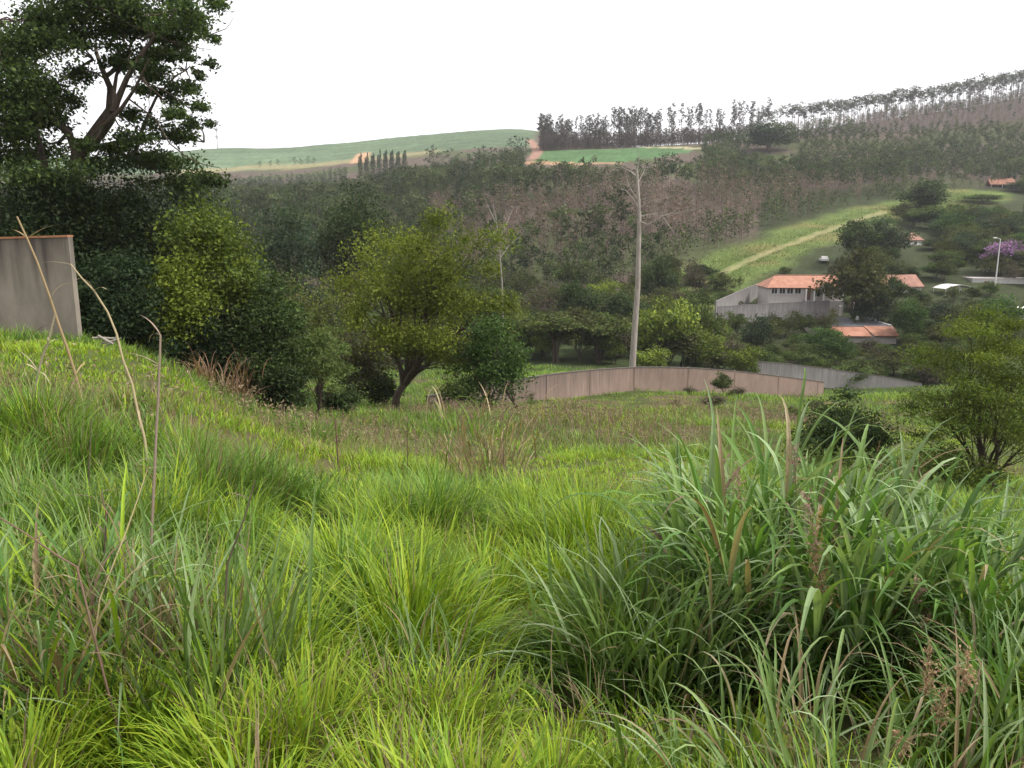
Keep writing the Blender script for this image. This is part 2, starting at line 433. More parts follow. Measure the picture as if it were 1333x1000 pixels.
def build_land():
    rr = np.exp(np.linspace(math.log(.5), math.log(1508), 600))
    uu = np.concatenate([np.linspace(-1.5, -.78, 40, endpoint=False), np.linspace(-.78, .78, 520), np.linspace(.78, 1.5, 41)[1:]])
    Rr, U = np.meshgrid(rr, uu, indexing='ij')
    x, y = (Rr * U).ravel(), (Rr - 8.0).ravel()
    z = ground(x, y)
    nr, nu = Rr.shape
    i, j = np.meshgrid(np.arange(nr - 1), np.arange(nu - 1), indexing='ij')
    f = np.stack([i * nu + j, i * nu + j + 1, (i + 1) * nu + j + 1, (i + 1) * nu + j], -1).reshape(-1, 4)
    mb = MB(); mb.add(np.stack([x, y, z], 1), f, cover(x, y))
    m, n, l, b, out = nt('earth_and_turf')
    a = n.new('ShaderNodeAttribute'); a.attribute_name = 'tint'
    tc = n.new('ShaderNodeTexCoord')
    nz = n.new('ShaderNodeTexNoise'); nz.inputs['Scale'].default_value = .9; nz.inputs['Detail'].default_value = 9; nz.inputs['Roughness'].default_value = .7
    l.new(tc.outputs['Object'], nz.inputs['Vector'])
    mr = n.new('ShaderNodeMapRange'); mr.inputs['From Min'].default_value = .3; mr.inputs['From Max'].default_value = .7
    mr.inputs['To Min'].default_value = .7; mr.inputs['To Max'].default_value = 1.3
    l.new(nz.outputs['Fac'], mr.inputs['Value'])
    mx = n.new('ShaderNodeVectorMath'); mx.operation = 'SCALE'
    l.new(a.outputs['Color'], mx.inputs[0]); l.new(mr.outputs[0], mx.inputs['Scale']); l.new(mx.outputs[0], b.inputs['Base Color'])
    b.inputs['Roughness'].default_value = .95; b.inputs['Specular IOR Level'].default_value = .1
    bp = n.new('ShaderNodeBump'); bp.inputs['Strength'].default_value = .5; bp.inputs['Distance'].default_value = .15
    l.new(nz.outputs['Fac'], bp.inputs['Height']); l.new(bp.outputs[0], b.inputs['Normal'])
    o = mb.build('ground', m, smooth=True)
    tag(o, 'sloping green ground falling to a valley and rising to far hills', 'ground', kind='structure')
build_land()
# ------------------------------------------------------------------ trees and shrubs
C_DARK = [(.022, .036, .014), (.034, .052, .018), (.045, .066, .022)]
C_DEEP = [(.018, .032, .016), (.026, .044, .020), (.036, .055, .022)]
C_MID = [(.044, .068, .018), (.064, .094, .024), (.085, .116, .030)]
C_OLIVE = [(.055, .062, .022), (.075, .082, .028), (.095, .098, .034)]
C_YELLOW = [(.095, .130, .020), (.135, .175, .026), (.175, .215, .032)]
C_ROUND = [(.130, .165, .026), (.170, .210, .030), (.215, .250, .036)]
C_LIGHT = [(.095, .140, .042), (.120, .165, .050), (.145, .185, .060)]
C_BLUE = [(.026, .042, .030), (.036, .055, .036), (.046, .066, .040)]
C_TWIG = [(.085, .064, .056), (.11, .085, .072), (.07, .055, .05)]
C_PURPLE = [(.27, .14, .33), (.33, .19, .39), (.22, .11, .26), (.05, .07, .03)]
C_GREEN = [(.034, .066, .017), (.048, .086, .022), (.064, .106, .028)]

def pick(pal, n, g, jit=.18):
    p = np.asarray(pal)[g.integers(0, len(pal), n)]
    return p * g.uniform(1 - jit, 1 + jit, (n, 1))

def bez(a, b, c, k=6):
    t = np.linspace(0, 1, k)[:, None]
    return (1 - t) ** 2 * a + 2 * t * (1 - t) * b + t ** 2 * c

def scatter_clump(c, r, n, g, shell=.55):
    d = unit(g.normal(size=(n, 3)))
    rad = g.uniform(0, 1, n)[:, None] ** shell
    return c + d * rad * np.asarray(r)

def clump_centres(n, g, bottom=-.55, power=.42, lump=.25):
    """Points through an uneven unit ball, more of them near its outside."""
    ph = g.uniform(0, 6.28, 6)
    out = []
    while len(out) < n:
        d = unit(g.normal(size=3)[None])[0]
        if d[2] < bottom: continue
        az, el = math.atan2(d[1], d[0]), d[2]
        R_ = 1 + lump * (math.sin(2 * az + ph[0]) * .5 + math.sin(3 * az + ph[1] + 3 * el) * .4 + math.sin(5 * az + 4 * el + ph[2]) * .35)
        p = d * R_ * g.uniform(0, 1) ** power
        if out and min(np.linalg.norm(p - q) for q in out) < .75 / n ** (1 / 3) * g.uniform(.5, 1): continue
        out.append(p)
    return np.array(out)

def branches(mb, fork, clumps, n_limbs, r0, g, base_r=.02, bark=(1, 1, 1), start=None):
    """Limbs from the fork to groups of clumps, twigs from the limbs to every clump."""
    n = len(clumps); n_limbs = min(n_limbs, n)
    cen = clumps[g.choice(n, n_limbs, replace=False)]
    for _ in range(5):
        a = ((clumps[:, None] - cen[None]) ** 2).sum(-1).argmin(1)
        for k in range(n_limbs):
            if (a == k).any(): cen[k] = clumps[a == k].mean(0)
    for k in range(n_limbs):
        if not (a == k).any(): continue
        end = fork + (cen[k] - fork) * .92
        mid = fork + (end - fork) * .5 + np.array([0, 0, -.10 * np.linalg.norm(end[:2] - fork[:2])]) + g.normal(size=3) * .06 * np.linalg.norm(end - fork)
        s0 = fork if start is None else start + (fork - start) * g.uniform(.55, 1)
        P = bez(s0, mid, end, 8)
        P[1:-1] += g.normal(size=(6, 3)) * .02 * np.linalg.norm(end - fork)
        mb.tube(P, np.linspace(r0, max(base_r, r0 * .22), 8), 6, bark)
        for c in clumps[a == k]:
            i = int(g.integers(2, 7)); q = P[i]
            m = (q + c) / 2 + g.normal(size=3) * .08 * np.linalg.norm(c - q)
            mb.tube(bez(q, m, c, 5), np.linspace(r0 * .3, base_r * .5, 5), 4, bark)

def make_tree(name, label, cat, base, h, crown, n_cl, cl_r, n_leaf, leaf, pal, trunk_r, fork_h, limbs=5, lean=(0, 0), squash=.62,
              bottom=-.55, seed=0, group=None, mat=None, bark=None, aspect=.55, droop=0.0, up=.45, clump_var=.28, top_pal=None,
              lump=.3, side_pal=None, shell=.75, stems=1, jit=.18, power=.42):
    """A tree: tapered trunk, limbs, twigs and a crown of leaves in clumps. crown = ((x, y, z) of its middle, (rx, ry, rz)), from the base."""
    g = np.random.default_rng(seed + 100)
    root = thing(name, label, cat, tuple(base), group=group)
    cc, cr = np.array(crown[0], float), np.array(crown[1], float)
    cl = cc + clump_centres(n_cl, g, bottom, power=power, lump=lump) * (cr - cl_r * .5)
    tb, cb = MB(), MB()
    for s in range(stems):
        off = np.array([0, 0, 0.]) if stems == 1 else np.append(g.normal(size=2) * trunk_r * 2.5, 0)
        fork = np.array([lean[0], lean[1], fork_h]) + off * 2.5
        b0 = np.array([0, 0, -.4]) + off
        P = bez(b0, np.array([lean[0] * .3, lean[1] * .3, fork_h * .55]) + off + g.normal(size=3) * .04 * h * (1, 1, 0), fork, 7)
        rad = trunk_r * np.linspace(1.0, .72, 7); rad[0] *= 1.5; rad[1] *= 1.12
        tb.tube(P, rad, 9)
        sub = cl if stems == 1 else cl[s::stems]
        branches(tb, fork, sub, max(2, limbs // stems), trunk_r * .62, g, base_r=max(.006, trunk_r * .06), start=P[3])
    per = max(3, n_leaf // n_cl)
    for c in cl:
        k = g.uniform(.7, 1.3); n = int(per * k)
        rr = cl_r * g.uniform(.7, 1.25)
        p = scatter_clump(c, (rr * 1.12, rr * 1.12, rr * squash * 1.12), n, g, shell)
        rel = (c - cc) / cr
        q = pal
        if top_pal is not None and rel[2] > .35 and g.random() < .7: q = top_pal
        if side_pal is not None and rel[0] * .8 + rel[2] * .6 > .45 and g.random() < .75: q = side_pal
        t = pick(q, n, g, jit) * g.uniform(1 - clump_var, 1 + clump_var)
        cb.leaves(p, leaf, t, up=up, aspect=aspect, droop=droop, g=g)
    tb.build('trunk', bark or M_BARK, root, smooth=True, tint=False)
    cb.build('crown', mat or M_LEAF, root)
    return root

def tree_at(name, label, cat, pxc, py_top, w_px, Y, n_cl, n_leaf, leaf, pal, base_px=None, crown_frac=.78, fork_frac=None, depth=1.0,
            trunk=None, clr=None, **kw):
    """A tree whose crown is w_px wide about column pxc and tops out at row py_top, Y metres ahead."""
    b = G(pxc if base_px is None else base_px, Y)
    s = m_per_px(b)
    top = at(pxc, py_top, Y)
    h = top[2] - b[2]; rx = w_px * s / 2; rz = h * crown_frac / 2
    c = (top[0] - b[0], 0, h - rz)
    fh = (fork_frac if fork_frac is not None else max(.12, 1 - crown_frac)) * h
    return make_tree(name, label, cat, b, h, (c, (rx, rx * depth, rz)), n_cl, clr or max(rx, rz) * 1.35 / n_cl ** (1 / 3), n_leaf, leaf, pal,
                     trunk or h * .022, fh, lean=(c[0] * .4, 0), **kw)

# --- the great spreading tree behind the wall on the left bank
def great_tree():
    Y = 32.0
    g = np.random.default_rng(5)
    base = G(78, Y)
    root = thing('spreading_tree', 'tall dark spreading tree with flat leaf layers, rising behind the stained wall', 'tree', tuple(base))
    s = m_per_px(base)
    pads = [(10, 52, 62, 22), (60, 24, 52, 18), (112, 10, 52, 15), (162, 20, 50, 16), (212, 26, 42, 14), (255, 18, 30, 12), (284, 8, 18, 8),
            (30, 76, 50, 18), (88, 42, 46, 17), (142, 40, 40, 13), (225, 32, 30, 10), (270, 28, 14, 7), (-45, 60, 60, 25), (-70, 110, 60, 25),
            (18, 108, 50, 20), (60, 118, 28, 24), (72, 150, 24, 17), (-25, 140, 60, 20), (32, 150, 40, 22), (115, 98, 22, 12), (152, 84, 30, 11),
            (168, 68, 30, 11), (202, 70, 28, 10), (236, 76, 28, 9), (262, 79, 12, 6), (217, 96, 24, 9), (228, 116, 20, 8), (246, 136, 18, 8),
            (261, 141, 7, 5), (190, 155, 20, 9), (216, 168, 26, 13), (244, 180, 16, 8), (236, 163, 14, 6), (192, 182, 26, 12), (-10, 172, 44, 15),
            (42, 172, 26, 11), (190, 100, 20, 8), (120, 62, 18, 6), (205, 48, 24, 8), (20, 128, 40, 16), (-60, 30, 50, 20), (150, 4, 40, 10),
            (50, 55, 45, 16), (175, 45, 30, 10), (100, -14, 60, 14), (190, -8, 50, 12), (-95, 75, 50, 25), (95, 130, 14, 12), (180, 118, 14, 6), (25, 200, 60, 18), (-40, 205, 60, 22), (120, 214, 44, 14), (176, 208, 48, 15), (226, 212, 38, 14), (262, 232, 24, 9), (70, 226, 50, 16), (215, 238, 50, 14),
            (250, 112, 16, 6), (240, 58, 18, 7), (272, 46, 12, 6), (205, 122, 20, 7), (258, 160, 12, 6), (222, 148, 18, 7), (176, 84, 20, 8), (262, 100, 10, 5), (155, 196, 30, 9), (118, 190, 20, 8)]
    cb, tb = MB(), MB()
    C = []
    for (px, py, rx, ry) in pads:
        off = g.uniform(-3.2, 3.2)
        c = at(px, py, Y) - base
        c = (c + base - (0, 0, EYE)) * ((Y + off) / Y) + (0, 0, EYE) - base
        C.append(c)
        n = int(150 + rx * ry * 2.3)
        k = max(2, int(rx / 9))
        for q in range(k):
            cc = c + np.array([g.uniform(-.7, .7) * rx * s, g.uniform(-.9, .9), g.uniform(-.35, .35) * ry * s])
            m = n // k
            r = rx * s / (k ** .4) * g.uniform(.85, 1.35)
            m = int(m * 1.05)
            p = cc + g.normal(size=(m, 3)) * np.array([r, max(.5, r * .9), ry * s * g.uniform(.7, 1.15)]) * .47
            t = pick(C_DARK + C_MID[:2], m, g) * g.uniform(.75, 1.3)
            cb.leaves(p, .145, t, up=.5, aspect=.55, g=g)
    def px(*pts):
        out = []
        for (a, b_) in pts:
            q = at(a, b_, Y) - base; out.append(q)
        return np.array(out)
    def limb(pts, r0, r1, dy):
        P = px(*pts); P[:, 1] = np.linspace(dy[0], dy[1], len(P))
        Q = np.concatenate([P[:1], (P[:-1] + P[1:]) / 2, P[-1:]])
        tb.tube(Q, np.linspace(r0, r1, len(Q)), 8)
        return P
    trunk = [(74, 470), (80, 400), (84, 330), (92, 260), (100, 205)]
    T = px(*trunk); T[:, 1] = 0; T[0] = (0, 0, -.5)
    tb.tube(T, np.array([.42, .34, .29, .26, .23]), 10)
    ends = []
    for pts, r0, r1, dy in [([(98, 212), (104, 185), (93, 168), (78, 152), (55, 140), (25, 120)], .20, .06, (0, -1.5)),
                            ([(84, 330), (60, 260), (35, 200), (15, 150), (-15, 110)], .22, .05, (0, 2)),
                            ([(100, 208), (112, 178), (128, 152), (136, 128), (122, 92), (104, 70), (98, 45)], .22, .05, (0, 1.5)),
                            ([(100, 206), (126, 186), (150, 170), (163, 150), (176, 122), (196, 98), (226, 60), (262, 30)], .20, .03, (0, -2)),
                            ([(150, 170), (175, 158), (200, 140), (222, 118), (240, 98)], .10, .02, (-1, -3)),
                            ([(163, 152), (160, 130), (145, 112), (150, 80), (160, 40)], .11, .03, (-1, 1)),
                            ([(104, 200), (140, 182), (165, 178), (205, 172), (240, 178)], .12, .02, (0, 2)),
                            ([(160, 200), (162, 172), (170, 140), (188, 96), (215, 78)], .10, .02, (1, 2)),
                            ([(122, 92), (140, 70), (165, 55), (200, 35)], .09, .02, (1, 2.4)),
                            ([(92, 168), (70, 178), (45, 185), (20, 178)], .09, .02, (0, 2)),
                            ([(55, 140), (40, 110), (30, 80), (40, 45)], .09, .02, (-1, -2)),
                            ([(104, 70), (85, 90), (70, 110)], .06, .02, (1, 0))]:
        ends.append(limb(pts, r0, r1, dy))
    E = np.concatenate(ends)
    for c in C:                           # twigs from the nearest limb to every layer of leaves
        q = E[((E - c) ** 2).sum(1).argmin()]
        d = np.linalg.norm(c - q)
        for e in range(2 if d < 2 else 1):
            c2 = c + g.normal(size=3) * (.5, .5, .15)
            Q = bez(q, (q + c2) / 2 + g.normal(size=3) * .16 * d + (0, 0, .12 * d), c2, 7); Q[1:-1] += g.normal(size=(5, 3)) * .03 * d
            tb.tube(Q, np.linspace(.034, .008, 7), 4)
    tb.build('trunk', M_BARK, root, smooth=True, tint=False)
    cb.build('crown', M_LEAF, root)
great_tree()

# --- the round tree in the middle and the growth about it
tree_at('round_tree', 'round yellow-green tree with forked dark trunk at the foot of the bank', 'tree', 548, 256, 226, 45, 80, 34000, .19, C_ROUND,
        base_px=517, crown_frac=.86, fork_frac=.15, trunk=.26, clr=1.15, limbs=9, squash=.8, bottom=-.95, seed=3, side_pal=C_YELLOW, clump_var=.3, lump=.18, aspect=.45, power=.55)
tree_at('leafy_shrub', 'glossy dark green shrub at the right foot of the round tree', 'shrub', 640, 400, 104, 43, 46, 13000, .16, C_GREEN,
        crown_frac=.97, seed=4, limbs=6, stems=3, bottom=-.9, clump_var=.35)
tree_at('sapling', 'pale feathery sapling standing left of the round tree trunk', 'sapling', 416, 412, 92, 31, 44, 6000, .15, C_LIGHT,
        crown_frac=.86, seed=6, limbs=9, squash=.4, aspect=.3, trunk=.05, bottom=-.8, clr=.5)
tree_at('leafy_tree', 'bright yellow-green tree between the dark thicket and the spreading tree', 'tree', 270, 240, 118, 30.5, 46, 22000, .14, C_YELLOW[:1] + C_MID[1:] + C_YELLOW[1:2],
        base_px=262, crown_frac=.8, seed=7, limbs=7, clump_var=.35, lump=.3)
tree_at('leafy_tree', 'small yellow-green tree low against the dark thicket, below the bright one', 'tree', 222, 320, 72, 28, 30, 8000, .15, C_YELLOW, crown_frac=.8, seed=8)
tree_at('dark_bush', 'large dark bush above the dry tuft at the edge of the bank', 'bush', 338, 340, 150, 31, 50, 26000, .14, C_DARK + C_MID[:1],
        crown_frac=.98, seed=9, limbs=7, stems=4, bottom=-.95, clump_var=.4)
tree_at('dark_bush', 'dark bush just right of the stained wall under the spreading tree', 'bush', 150, 318, 150, 27, 50, 26000, .13, C_DEEP,
        crown_frac=.98, seed=10, limbs=7, stems=4, bottom=-.95)
tree_at('dark_bush', 'dark bush between the wall bush and the bush by the dry tuft', 'bush', 236, 372, 120, 29, 40, 18000, .14, C_DEEP,
        crown_frac=.98, seed=11, limbs=7, stems=4, bottom=-.95)
tree_at('dark_tree', 'dark tree rising just above the top of the stained wall', 'tree', 40, 205, 170, 30, 60, 30000, .13, C_DEEP + C_DARK,
        crown_frac=.85, seed=12, limbs=8, clump_var=.35)
tree_at('dark_tree', 'dark tree with drooping limbs under the right side of the spreading tree', 'tree', 150, 196, 165, 32, 64, 32000, .13, C_DEEP + C_DARK,
        crown_frac=.82, seed=13, limbs=8, clump_var=.35, squash=.5)
tree_at('dark_tree', 'dark tree at the far left edge behind the stained wall', 'tree', -70, 180, 170, 36, 50, 18000, .17, C_DARK, crown_frac=.85, seed=14)
tree_at('dark_bush', 'dark low bush tight behind the stained wall', 'bush', 20, 268, 190, 31, 40, 15000, .16, C_DEEP, crown_frac=.97, seed=15, stems=3, bottom=-.95)
tree_at('olive_bush', 'olive bush in the gap between the dark thicket and the round tree', 'bush', 400, 346, 130, 56, 44, 12000, .2, C_OLIVE + C_YELLOW[:1], crown_frac=.95, seed=16, stems=2, bottom=-.9)
tree_at('olive_bush', 'brownish bush with dark inside, directly left of the round tree trunk', 'bush', 470, 415, 100, 50, 40, 6500, .2, C_OLIVE + C_TWIG[:1], crown_frac=.95, seed=17, stems=3, bottom=-.95)
tree_at('dark_tree', 'dark spreading tree with layered limbs, left of two above the olive bush', 'tree', 372, 268, 110, 90, 34, 8000, .33, C_BLUE + C_DARK[:2], crown_frac=.62, seed=18, squash=.4, limbs=6)
tree_at('dark_tree', 'tall dark tree, right of two rising behind the round tree', 'tree', 452, 226, 116, 95, 46, 11000, .33, C_DARK, crown_frac=.7, seed=19, squash=.5, limbs=6)
tree_at('low_bush', 'low dark bush right behind the round tree trunk', 'bush', 500, 480, 60, 49, 20, 3000, .18, C_DARK, crown_frac=.98, seed=20, stems=3, bottom=-.95)
tree_at('low_bush', 'low grey-green bush at the left end of the pink wall', 'bush', 598, 490, 70, 54, 20, 2600, .2, C_MID, crown_frac=.98, seed=21, stems=3, bottom=-.95)
tree_at('low_bush', 'low dark bush in the dip below the pale sapling', 'bush', 440, 500, 70, 35, 20, 2600, .17, C_DARK, crown_frac=.98, seed=22, stems=3, bottom=-.95)
tree_at('low_bush', 'low shaded bush right of the dry reddish tuft', 'bush', 366, 470, 80, 29, 24, 3000, .16, C_DARK, crown_frac=.98, seed=23, stems=3, bottom=-.95)

tree_at('dark_tree', 'dark tree behind the foot of the spreading tree trunk', 'tree', 108, 206, 170, 35, 50, 20000, .16, C_DARK + C_DEEP, crown_frac=.85, seed=34, limbs=7)
tree_at('dark_tree', 'dark tree filling the gap above the bright yellow-green tree', 'tree', 240, 200, 112, 38, 44, 17000, .16, C_DEEP + C_DARK, crown_frac=.8, seed=33, limbs=7, squash=.5)
# --- the right foreground
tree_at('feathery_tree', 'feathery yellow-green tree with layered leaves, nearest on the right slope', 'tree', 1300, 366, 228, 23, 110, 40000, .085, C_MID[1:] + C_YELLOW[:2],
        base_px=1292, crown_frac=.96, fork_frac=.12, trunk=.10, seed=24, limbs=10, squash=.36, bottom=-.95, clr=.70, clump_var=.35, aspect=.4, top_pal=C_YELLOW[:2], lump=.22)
tree_at('round_bush', 'round dark green bush beside the big grass clump', 'bush', 1102, 506, 128, 25, 40, 17000, .095, C_GREEN[1:] + C_MID[1:] + C_BLUE[1:], crown_frac=.98, seed=25, stems=3, bottom=-.95, clump_var=.45, lump=.5)
tree_at('low_bush', 'light green sprawling bush right of the round dark bush', 'bush', 1095, 590, 150, 21, 24, 3000, .10, C_YELLOW[:1] + C_MID, crown_frac=.98, seed=26, stems=4, bottom=-.95)
tree_at('low_bush', 'green bush under the feathery tree', 'bush', 1245, 585, 120, 21.5, 26, 4000, .10, C_YELLOW[:2] + C_MID, crown_frac=.98, seed=27, stems=4, bottom=-.95)

# --- dead trees
def dead_tree(name, label, Y, trunk, limbs, r0, seed):
    g = np.random.default_rng(seed)
    b = G(trunk[0][0], Y); root = thing(name, label, 'dead tree', tuple(b))
    tb = MB(); bb = MB()
    P = np.array([at(a, c, Y) - b for a, c in trunk]); P[0] = (0, 0, -.5)
    P = np.concatenate([P[:1], (P[:-1] + P[1:]) / 2, P[-1:]])
    P[1:-1, 0] += g.normal(size=len(P) - 2) * .05
    tb.tube(P, np.linspace(r0, r0 * .32, len(P)) * np.concatenate([[1.15], np.ones(len(P) - 1)]), 9)
    for pts, r in limbs:
        Q = np.array([at(a, c, Y) - b for a, c in pts]); Q[:, 1] = np.linspace(0, g.uniform(-2.5, 2.5), len(Q))
        bb.tube(Q, np.linspace(r, r * .25, len(Q)), 6)
        for k in range(5):
            i = g.integers(1, len(Q)); d = g.normal(size=3) * .4 + (Q[i] - Q[i - 1]) * .45; d[2] = abs(d[2]) * .7 - .1
            bb.tube(np.array([Q[i], Q[i] + d * .6, Q[i] + d * 1.1 + g.normal(size=3) * .15]), (r * .3, r * .2, r * .1), 4)
    tb.build('trunk', M_BARK_PALE, root, smooth=True, tint=False)
    bb.build('branch', M_BARK_PALE, root, smooth=True, tint=False)
dead_tree('dead_tree', 'tall dead pale tree with broken limbs behind the pink wall', 84,
          [(823, 485), (824, 450), (829, 400), (831, 345), (833, 300), (831, 262), (829, 222)],
          [([(832, 288), (842, 293), (862, 281), (882, 277), (900, 273)], .09), ([(833, 270), (848, 262), (866, 258)], .07), ([(832, 282), (848, 279), (862, 281)], .08),
           ([(831, 272), (822, 258), (812, 249), (806, 248)], .08), ([(829, 230), (822, 222), (808, 213)], .08), ([(829, 224), (832, 208), (830, 196)], .06),
           ([(862, 281), (872, 298), (880, 312)], .05), ([(831, 262), (818, 244), (812, 226)], .07), ([(830, 240), (838, 226), (844, 216)], .05)], .40, 31)
dead_tree('dead_tree', 'thin dead pale tree with fine twigs behind the round tree', 64,
          [(655, 470), (654, 400), (652, 340), (648, 300), (642, 266)],
          [([(650, 310), (660, 290), (668, 270)], .05), ([(645, 290), (636, 270), (630, 254)], .05), ([(652, 335), (664, 318), (680, 306)], .03)], .075, 32)
# ------------------------------------------------------------------ plantation, ridge trees, pines
class Spare:
    """Arrays of one tree form; placed as things (shared meshes) or baked into a mass."""
    def __init__(s, trunk, crown): s.trunk, s.crown, s.root = trunk, crown, None

def euc(h, r, n, leaf, pal, lo=.45, seed=0, twig=0, tr=.11, umbrella=False, dens=1.0):
    g = np.random.default_rng(seed + 900)
    tb, cb = MB(), MB()
    top = np.array([g.normal() * .3, g.normal() * .3, h])
    P = bez(np.array([0, 0, -.6]), np.array([g.normal() * .25, g.normal() * .25, h * .5]), top * (1, 1, .95), 5)
    tb.tube(P, np.linspace(tr, tr * .25, 5), 4)
    nb = 9 if not umbrella else 6
    for k in range(nb):
        z = h * (lo + (.93 - lo) * (k + .5) / nb)
        a = g.uniform(0, 6.28)
        w = r * (1.0 - .5 * (k / nb)) if not umbrella else r * (.6 + .5 * k / nb)
        c = np.array([math.cos(a) * w * .55, math.sin(a) * w * .55, z + .08 * h])
        s0 = np.array([top[0] * z / h, top[1] * z / h, z])
        tb.tube(np.stack([s0, (s0 + c) / 2 + (0, 0, -.1), c]), (tr * .3, tr * .22, tr * .12), 3)
        m = n // nb
        rr = w * g.uniform(.6, 1.0)
        p = scatter_clump(c, (rr, rr, rr * (.75 if not umbrella else .5)), m, g, .6)
        cb.leaves(p, leaf, pick(pal, m, g, .12) * g.uniform(.7, 1.3), up=.35, aspect=.5, droop=.3, g=g)
    for k in range(twig):
        z = h * g.uniform(.08, lo + .2); a = g.uniform(0, 6.28); w = r * g.uniform(.4, .9)
        s0 = np.array([0, 0, z]); e = s0 + (math.cos(a) * w, math.sin(a) * w, g.uniform(.1, .9))
        tb.tube(np.stack([s0, (s0 + e) / 2, e]), (.035, .03, .015), 3)
    return Spare(tb, cb)

def put(sp, name, label, cat, loc, rz, sc, group):
    if sp.root is None:
        sp.root = thing(name, label, cat, tuple(loc), rz, group)
        sp.trunk.build('trunk', M_BARK_EUC, sp.root, tint=False)
        sp.crown.build('crown', M_LEAF, sp.root)
        sp.root.scale = sc
        return sp.root
    return dup(sp.root, tuple(loc), rz, sc, label, cat, group, name)

def bake(mb, sp, locs, rzs, scs, tint_trunk=(.14, .10, .085), vary=.25):
    """Many copies of one form into one mesh."""
    g = np.random.default_rng(77)
    parts = []
    for src, tt in ((sp.trunk, tint_trunk), (sp.crown, None)):
        V = np.concatenate(src.v); T = np.concatenate(src.t) if tt is None else np.broadcast_to(np.array(tt), (len(V), 3))
        F4 = [f for f in src.f if f.shape[1] == 4]
        parts.append((V, np.concatenate(F4), T))
    n = len(locs)
    c, s = np.cos(rzs), np.sin(rzs)
    for V, F, T in parts:
        X = V[None] * scs[:, None, :]
        W_ = np.stack([X[..., 0] * c[:, None] - X[..., 1] * s[:, None], X[..., 0] * s[:, None] + X[..., 1] * c[:, None], X[..., 2]], -1) + locs[:, None]
        FF = F[None] + (np.arange(n) * len(V))[:, None, None]
        TT = T[None] * g.uniform(1 - vary, 1 + vary, (n, 1, 1))
        mb.add(W_.reshape(-1, 3), FF.reshape(-1, 4), TT.reshape(-1, 3))

PL_GREEN = [(.024, .038, .016), (.034, .050, .020), (.048, .066, .026), (.062, .076, .032)]
PL_BROWN = [(.150, .104, .096), (.180, .130, .118), (.120, .084, .080), (.062, .068, .036)]
FORMS_G = [euc(11.5, 2.9, 190, .85, [PL_GREEN[k % 4], PL_GREEN[(k + 1) % 4]], .42, k, 7, umbrella=k % 2 == 0) for k in range(4)]
FORMS_B = [euc(11, 1.9, 120, .52, PL_BROWN, .12, 10 + k, 18) for k in range(3)] + [euc(12, 2.0, 130, .6, PL_BROWN + PL_GREEN, .2, 15, 14)]
FORMS_S = [euc(6.5, 2.3, 130, .60, PL_GREEN + C_MID, .12, 20 + k, 3) for k in range(3)]
FORMS_D = [euc(11, 2.3, 150, .7, C_BLUE + [(.05, .06, .045)], .2, 30 + k, 2) for k in range(3)]

